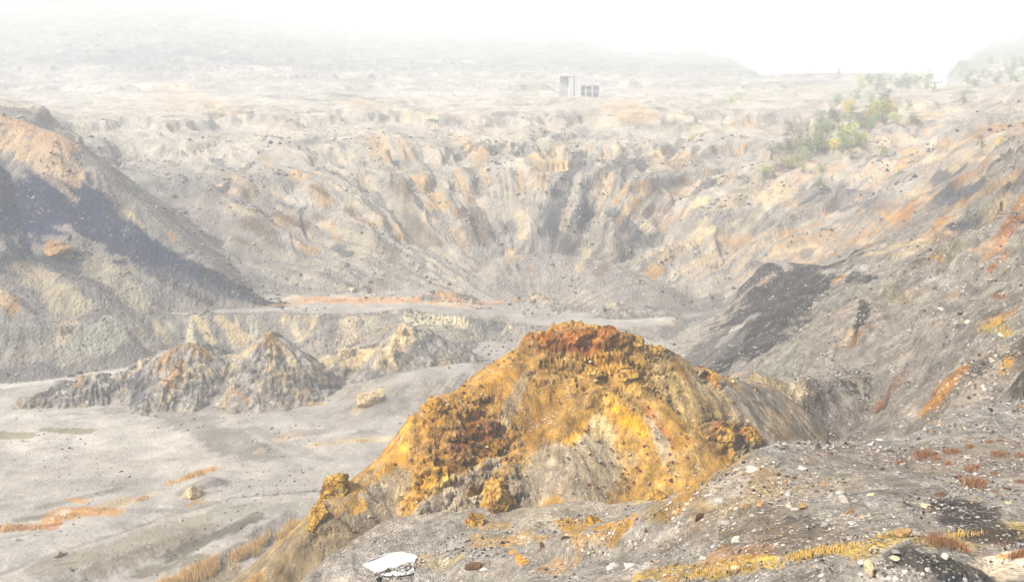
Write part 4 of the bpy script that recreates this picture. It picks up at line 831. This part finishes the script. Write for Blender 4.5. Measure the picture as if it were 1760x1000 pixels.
# ------------------------------------------------------------------ grass
def bmat(name, c, c2):
    m = bpy.data.materials.new(name); m.use_nodes = True; t = m.node_tree; b = t.nodes['Principled BSDF']; b.inputs['Roughness'].default_value = .8; b.inputs['Specular IOR Level'].default_value = .1
    g = t.nodes.new('ShaderNodeNewGeometry'); cr = t.nodes.new('ShaderNodeValToRGB'); cr.color_ramp.elements[0].color = c + (1,); cr.color_ramp.elements[1].color = c2 + (1,)
    t.links.new(g.outputs['Random Per Island'], cr.inputs[0]); t.links.new(cr.outputs[0], b.inputs['Base Color']); return m
M_REED = bmat('dry_reed', (.42, .25, .08), (.72, .52, .24)); M_TUFT = bmat('rusty_grass', (.12, .055, .028), (.32, .17, .085)); M_YEL = bmat('yellow_grass', (.30, .18, .04), (.60, .42, .13)); M_GRN = bmat('green_plant', (.05, .09, .015), (.16, .22, .04)); M_PEACH = bmat('peach_grass', (.50, .27, .12), (.75, .46, .24))
def blade(V, Fc, x, y, z, h, w, lean, a):
    n = len(V); dx, dy = math.cos(a), math.sin(a); b = random.uniform(0, 6.28); lx, ly = math.cos(b) * lean * h, math.sin(b) * lean * h
    V += [(x - dx * w, y - dy * w, z), (x + dx * w, y + dy * w, z), (x + dx * w * .7 + lx * .4, y + dy * w * .7 + ly * .4, z + h * .55), (x - dx * w * .7 + lx * .4, y - dy * w * .7 + ly * .4, z + h * .55), (x + lx, y + ly, z + h)]
    Fc += [(n, n + 1, n + 2, n + 3), (n + 3, n + 2, n + 4)]
def grass_patch(name, strips, h, w, mat, lb, cat='grass'):
    """strips: (px1,py1,px2,py2,width_px,count)"""
    V, Fc = [], []
    for x1, y1, x2, y2, wp, cnt in strips:
        p0, p1, hw = seg_world((x1, y1, x2, y2, wp))
        if name == 'reeds': p0, p1, hw = np.array(on_plane(x1, y1, -84.5) + (-85,)), np.array(on_plane(x2, y2, -84.5) + (-85,)), wp / F * 200 * .8
        d = p1 - p0; L = math.hypot(d[0], d[1]) or 1; nx, ny = -d[1] / L, d[0] / L
        for _ in range(cnt):
            t = random.random(); o = random.gauss(0, .45) * hw; x = p0[0] + d[0] * t + nx * o; y = p0[1] + d[1] * t + ny * o
            if random.random() > (.2 if name in ('dry_grass', 'far_grass') else .35 if name == 'yellow_grass' else .75) + 1.6 * gn(np.array([x / 3.]), np.array([y / 3.]), 97)[0]: continue
            blade(V, Fc, x, y, ground_z(x, y) - .03, h * random.uniform(.5, 1.15), w * random.uniform(.6, 1.3), random.uniform(0, .3), random.uniform(0, 3.14))
    o = link(name, raw_mesh(name, V, Fc, mat)); tag(o, lb, cat, kind='stuff')
grass_patch('reeds', [(270,1012,400,962,20,7000),(400,962,516,903,14,6000)], 1.5, .04, M_REED, 'tall orange dry reeds in the ditch behind the mound foot', 'reeds')
grass_patch('dry_grass', [(292,830,368,806,8,1600),(0,908,92,905,12,2200),(92,893,215,866,14,2200),(215,868,260,852,8,700),(482,756,525,745,6,500),(492,697,558,693,8,900),(540,766,640,758,6,500)], .7, .05, M_REED, 'low orange dry grass in patches on the pit floor')
grass_patch('far_grass', [(520,516,800,520,10,5000),(820,520,890,517,6,1000)], 0.7, .08, M_PEACH, 'belt of peach coloured grass along the foot of the back wall')
grass_patch('yellow_grass', [(1110,988,1300,968,14,1800),(1300,968,1480,938,12,2200),(1480,938,1640,925,16,1200),(1640,925,1760,912,20,1800)], .22, .012, M_YEL, 'yellow dry grass along the shallow channel in the foreground')
grass_patch('brown_grass', [(1600,936,1720,930,9,1600),(1735,962,1765,955,8,500)], .34, .009, M_TUFT, 'brown tall grass clump behind the dark gravel heap')
grass_patch('terrace_grass', [(1680,571,1740,573,6,1200),(1700,556,1722,550,10,700)], .5, .03, M_YEL, 'pale yellow grass on the small terrace of the right slope')
TUFT = []
for k_ in range(3):
    V, Fc = [], []
    for _ in range(420):
        a, q = random.uniform(0, 6.28), random.random() ** .6; x, y = math.cos(a) * q * .5, math.sin(a) * q * .4
        blade(V, Fc, x, y, -.03, random.uniform(.12, .34) * (1.15 - .5 * q), .009, random.uniform(.1, .7), random.uniform(0, 3.14))
    TUFT.append((V, Fc))
TM = [raw_mesh('grass_tuft', V, Fc, M_TUFT) for V, Fc in TUFT]; TG = raw_mesh('green_tuft', *TUFT[0], M_GRN); TY = raw_mesh('yellow_tuft', *TUFT[1], M_YEL)
for px, py, w, me, lb in [
 (1591,784,46,0,'wide rusty grass tuft at the left end of the far row of tufts'),(1637,779,34,1,'rusty grass tuft just right of the wide one in the far row'),(1668,770,22,2,'small rusty grass tuft towards the ledge rim'),(1702,761,16,0,'tiny rusty grass tuft nearest the ledge rim'),
 (1549,797,20,1,'lone round rusty tuft on bare gravel, leftmost of the tufts'),(1630,799,22,2,'light brown tuft below the far row of tufts'),(1675,808,36,0,'rusty grass tuft between the far row and the largest tuft'),(1682,836,52,1,'largest rusty grass tuft, nearest of them all'),
 (1719,784,30,2,'rusty grass tuft in the far row near the right edge'),(1751,786,18,0,'rusty grass tuft cut by the right edge in the far row'),(1709,814,16,1,'small brown tuft right above the largest tuft'),(1719,758,14,2,'tiny tuft at the back near the right edge'),
 (1753,830,18,0,'rusty grass tuft at the right edge beside the largest tuft'),(1712,847,14,1,'small brown tuft just below and right of the largest tuft'),(1475,809,9,2,'tiny reddish tuft alone on the bare grey patch'),(1751,763,13,1,'faint tuft at the back corner by the right edge'),
 (1650,822,16,2,'small tuft left of the largest tuft'),(1612,790,22,0,'brown tuft in front of the wide one in the far row')]:
    p = hit(px, py); s_ = w / F * float(np.linalg.norm(p)) * 1.05
    tag(link('grass_tuft', TM[me], (p[0], p[1], p[2]), (0, 0, random.uniform(0, 6)), (s_, s_, s_ * .85)), lb, 'grass tuft', 'rusty grass tufts on the ledge')
for px, py, w, me, lb in [(1603,814,10,TG,'small bright green plant among the stones'),(1290,830,11,TG,'small green plant on the ledge below the white rim stones'),(1290,958,16,TY,'yellow leafy plant in the foreground gravel, right one'),(1242,965,14,TY,'yellow leafy plant in the foreground gravel, left one')]:
    p = hit(px, py); s_ = w / F * float(np.linalg.norm(p)); tag(link('plant', me, tuple(p), (0, 0, 1), (s_, s_, s_)), lb, 'plant')

# ------------------------------------------------------------------ trees
def leaf_mesh(seed, n=620, yellow=0):
    r = random.Random(seed); V, Fc = [], []
    blobs = [(r.gauss(0, .16), r.gauss(0, .16), r.uniform(.16, .85), r.uniform(.14, .26)) for _ in range(13)]
    for _ in range(n):
        bx, by, bz, br = r.choice(blobs); d = Vector((r.gauss(0, 1), r.gauss(0, 1), r.gauss(0, 1))).normalized() * br * r.random() ** .4
        c_ = Vector((bx, by, bz)) + d; a = Vector((r.gauss(0, 1), r.gauss(0, 1), r.gauss(0, 1))).normalized(); b = a.orthogonal().normalized(); s_ = r.uniform(.018, .04); k = len(V)
        V += [c_ - a * s_, c_ + b * s_ * .7, c_ + a * s_, c_ - b * s_ * .7]; Fc.append((k, k + 1, k + 2, k + 3))
    return V, Fc
def trunk_mesh(seed):
    r = random.Random(seed); bm = bmesh.new()
    def limb(p0, p1, r0, r1):
        d = (Vector(p1) - Vector(p0)); a = d.orthogonal().normalized(); b = d.cross(a).normalized(); ring = []
        for p, q in ((Vector(p0), r0), (Vector(p1), r1)): ring.append([bm.verts.new(p + (a * math.cos(t) + b * math.sin(t)) * q) for t in [i * 1.0472 for i in range(6)]])
        for i in range(6): bm.faces.new((ring[0][i], ring[0][(i + 1) % 6], ring[1][(i + 1) % 6], ring[1][i]))
    limb((0, 0, -.05), (.01, 0, .4), .022, .014); limb((.01, 0, .4), (.02, .01, .8), .014, .004)
    for _ in range(6):
        a, z0 = r.uniform(0, 6.28), r.uniform(.25, .6); limb((.01, 0, z0), (math.cos(a) * .2, math.sin(a) * .2, z0 + .22), .008, .002)
    me = bpy.data.meshes.new('trunk'); bm.to_mesh(me); bm.free(); me.materials.append(M_BARK); return me
M_BARK = pmat('bark', (.12, .10, .08)); LM = {'green': bmat('leaf_green', (.08, .12, .05), (.22, .28, .10)), 'yellow': bmat('leaf_yellow', (.34, .27, .05), (.60, .48, .10)), 'lime': bmat('leaf_lime', (.18, .22, .05), (.42, .42, .10)), 'brown': bmat('leaf_brown', (.10, .08, .06), (.18, .14, .10))}
TREES = {}
for q, m in LM.items():
    for k_ in range(3): TREES[q, k_] = raw_mesh('crown', *leaf_mesh(k_ * 31 + len(q)), m)
TRK = [trunk_mesh(k_) for k_ in range(3)]
def tree(px, py, hpx, q, lb, grp=None, wide=1.0):
    p = hit(px, py); h = hpx / F * float(np.linalg.norm(p)); k = random.randrange(3)
    root = link('tree', None, tuple(p), (0, 0, random.uniform(0, 6)), (h * wide, h * wide, h)); tag(root, lb, 'tree', grp)
    link('trunk', TRK[k], parent=root); link('crown', TREES[q, k], parent=root)
NMC = {'green': 'green', 'yellow': 'golden yellow', 'lime': 'yellow-green', 'brown': 'bare brownish'}
for px, py, h, q in [(1360,292,34,'lime'),(1342,290,20,'brown'),(1378,283,28,'green'),(1392,268,34,'green'),(1405,262,40,'green'),(1418,262,34,'lime'),(1432,266,26,'yellow'),(1446,262,30,'green'),(1455,256,46,'lime'),(1470,252,26,'lime'),(1484,247,22,'yellow'),(1400,243,30,'green'),(1420,238,30,'green'),(1440,234,34,'green'),
                     (1385,236,28,'brown'),(1460,226,30,'green'),(1478,222,28,'brown'),(1495,216,34,'yellow'),(1515,212,42,'lime'),(1526,204,30,'yellow'),(1505,206,28,'lime'),(1452,212,38,'yellow'),(1432,214,26,'brown'),(1410,220,26,'green'),(1372,255,26,'brown'),(1356,262,22,'brown'),(1540,196,22,'green'),(1560,190,18,'green'),(1500,180,20,'green'),(1470,176,20,'green'),(1525,178,22,'green'),(1440,180,16,'green')]:
    tree(px, py, h, q, '%s tree in the thicket on the right hillside' % NMC[q], 'trees of the hillside thicket', random.uniform(.7, 1.1))
for px, py, h, q, lb in [(1543,301,14,'yellow','small bright yellow bush alone on the right hillside'),(1686,257,22,'green','small dark green tree alone high on the right slope'),(1718,253,14,'yellow','small yellow bush beside the lone dark green tree'),(1190,246,14,'yellow','yellowish bush on a bench of the far wall'),
                         (1443,132,12,'brown','lone dark round tree on the skyline of the pit rim'),(1205,93,10,'green','small tree on the crest of the far hill, left of two'),(1243,99,9,'green','small tree on the crest of the far hill, right of two'),(1255,178,14,'lime','pale green bush below the rim, right of the ruin'),(1085,152,18,'lime','pale green bush right of the concrete ruin'),
                         (940,270,14,'yellow','yellow bush above the golden patch of the back wall'),(1655,182,24,'green','green tree right of the pale rim road')]:
    tree(px, py, h, q, lb)
for _ in range(70):
    t_ = random.random(); px = 1350 + 180 * t_ + random.gauss(0, 38); py = 290 - 100 * t_ + random.gauss(0, 20)
    q = random.choice(['brown', 'green', 'brown', 'lime', 'green', 'green']); tree(px, py, random.uniform(9, 20), q, 'low %s shrub of the undergrowth between the hillside trees' % NMC[q], 'shrubs of the hillside thicket', 1.5)
for _ in range(42):
    tree(random.uniform(1475, 1605), random.uniform(136, 160), random.uniform(10, 18), random.choice(['green', 'green', 'lime']), 'hazy green tree in the row along the pit rim', 'trees along the pit rim', 1.1)
for _ in range(42):
    px = random.uniform(1640, 1790); tree(px, random.uniform(110, 150), random.uniform(9, 15), 'green', 'hazy green tree on the hill at the right edge', 'trees on the right hill', 1.3)

# ------------------------------------------------------------------ concrete ruin, shed, poles
M_CON = pmat('old_concrete', (.45, .45, .44), .9, .25, .4); M_SHADE = pmat('shaded_concrete', (.30, .31, .33), .8, .3, .3); M_WHT = pmat('white_plaster', (.6, .6, .6), .8, .1, .3); M_POST = pmat('dark_metal', (.02, .02, .02), .7, .2, 1)  # M_SHADE: shade of the open bays put into the back wall colour
def box(x0, x1, y0, y1, z0, z1):
    return [(x0,y0,z0),(x1,y0,z0),(x1,y1,z0),(x0,y1,z0),(x0,y0,z1),(x1,y0,z1),(x1,y1,z1),(x0,y1,z1)]
BF = [(0,3,2,1),(4,5,6,7),(0,1,5,4),(1,2,6,5),(2,3,7,6),(3,0,4,7)]
def boxes(name, L, mat, parent=None, bev=0):
    V, Fc = [], []
    for b in L: n = len(V); V += box(*b); Fc += [tuple(i + n for i in f) for f in BF]
    return link(name, raw_mesh(name, V, Fc, mat), parent=parent)
p = hit(996, 165); sc_ = float(np.linalg.norm(p)) / F
ruin = link('concrete_ruin', None, (p[0], p[1], p[2] - 1)); ruin.rotation_euler.z = -math.atan2(p[0], p[1]) + .12; ruin.scale = (.92, .92, .85)
tag(ruin, 'pale concrete ruin with a tall open bay and a lower columned bay', 'building')
u = sc_
boxes('roof', [(-37*u, -3*u, -5*u, 14*u, 40*u, 44.5*u)], M_CON, ruin)
boxes('wall', [(-20*u, -12*u, -4*u, 13*u, 0, 39.9*u)], M_CON, ruin); boxes('wall', [(-9.5*u, -3*u, -4*u, 13*u, 0, 39.9*u)], M_CON, ruin)
boxes('back_wall', [(-36*u, -20.1*u, 12*u, 13*u, 0, 39.8*u)], M_SHADE, ruin)
boxes('side_wall', [(-2.9*u, 2.5*u, -4*u, 13*u, 0, 28*u)], M_CON, ruin)
boxes('beam', [(2.6*u, 38*u, -4.5*u, 13*u, 22*u, 27.5*u)], M_CON, ruin)
for x in (10.5, 22, 35.5): boxes('column', [(x*u, (x+2)*u, -4*u, -1*u, 0, 21.9*u)], M_CON, ruin)
boxes('floor_slab', [(2.6*u, 37*u, 3*u, 12*u, 8*u, 14*u)], M_CON, ruin)
boxes('back_wall', [(2.6*u, 37*u, 12.1*u, 13*u, 0, 21.8*u)], M_SHADE, ruin)
p = hit(1610, 150); sc_ = float(np.linalg.norm(p)) / F; u = sc_
sh = link('white_shed', None, tuple(p)); sh.rotation_euler.z = -math.atan2(p[0], p[1]); tag(sh, 'long white building with dark windows beyond the pit rim', 'building')
w_ = boxes('wall', [(-12*u, 13*u, 0, 8*u, -2*u, 10*u)], M_WHT, sh); boxes('roof', [(-13*u, 14*u, -.6*u, 8.6*u, 10.05*u, 11.2*u)], M_CON, sh)
for x in (-9, -4.5, 0, 4.5): boxes('window', [(x*u, (x+2.4)*u, -.25*u, -.02*u, 4*u, 7.5*u)], M_POST, sh)
def pole(px, py, hpx, rad, nm, lb, arm=True):
    p = hit(px, py); h = hpx / F * float(np.linalg.norm(p)); o = link(nm, None, tuple(p)); tag(o, lb, nm.replace('_', ' '))
    V, Fc = [], []
    for k, (z, r_) in enumerate([(-.5, rad), (h * .5, rad * .85), (h, rad * .6)]): V += [(math.cos(t * 1.0472) * r_, math.sin(t * 1.0472) * r_, z) for t in range(6)]
    for k in range(2): Fc += [(k * 6 + i, k * 6 + (i + 1) % 6, k * 6 + 6 + (i + 1) % 6, k * 6 + 6 + i) for i in range(6)]
    Fc.append((12, 13, 14, 15, 16, 17)); link('shaft', raw_mesh('shaft', V, Fc, M_POST), parent=o)
    if arm: boxes('crossarm', [(-h * .1, h * .1, -rad * .5, rad * .5, h * .86, h * .9)], M_POST, o)
    else: boxes('cap', [(-rad * 1.4, rad * 1.4, -rad * 1.4, rad * 1.4, h, h + rad)], M_POST, o)
pole(1392, 132, 17, .35, 'utility_pole', 'thin pole standing alone on the skyline of the pit rim')
pole(1100, 490, 6, .28, 'marker_post', 'short dark post standing on the pale slope at the back of the pit', False)

# ------------------------------------------------------------------ haze
def haze():
    x0, x1, y0, y1, z0, z1 = -4600, 4600, -60, 6700, -130, 480
    v = [(x0,y0,z0),(x1,y0,z0),(x1,y1,z0),(x0,y1,z0),(x0,y0,z1),(x1,y0,z1),(x1,y1,z1),(x0,y1,z1)]
    f = [(0,3,2,1),(4,5,6,7),(0,1,5,4),(1,2,6,5),(2,3,7,6),(3,0,4,7)]
    m = bpy.data.materials.new('haze'); m.use_nodes = True; t = m.node_tree; t.nodes.remove(t.nodes['Principled BSDF'])
    pv = t.nodes.new('ShaderNodeVolumePrincipled'); pv.inputs['Color'].default_value = HAZE_COLOR; pv.inputs['Density'].default_value = HAZE_DENSITY; pv.inputs['Anisotropy'].default_value = 0.0
    t.links.new(pv.outputs[0], t.nodes['Material Output'].inputs['Volume'])
    o = link('haze', raw_mesh('haze', v, f, m)); tag(o, 'pale fog that thickens towards the far rim', 'haze', kind='stuff')
haze()
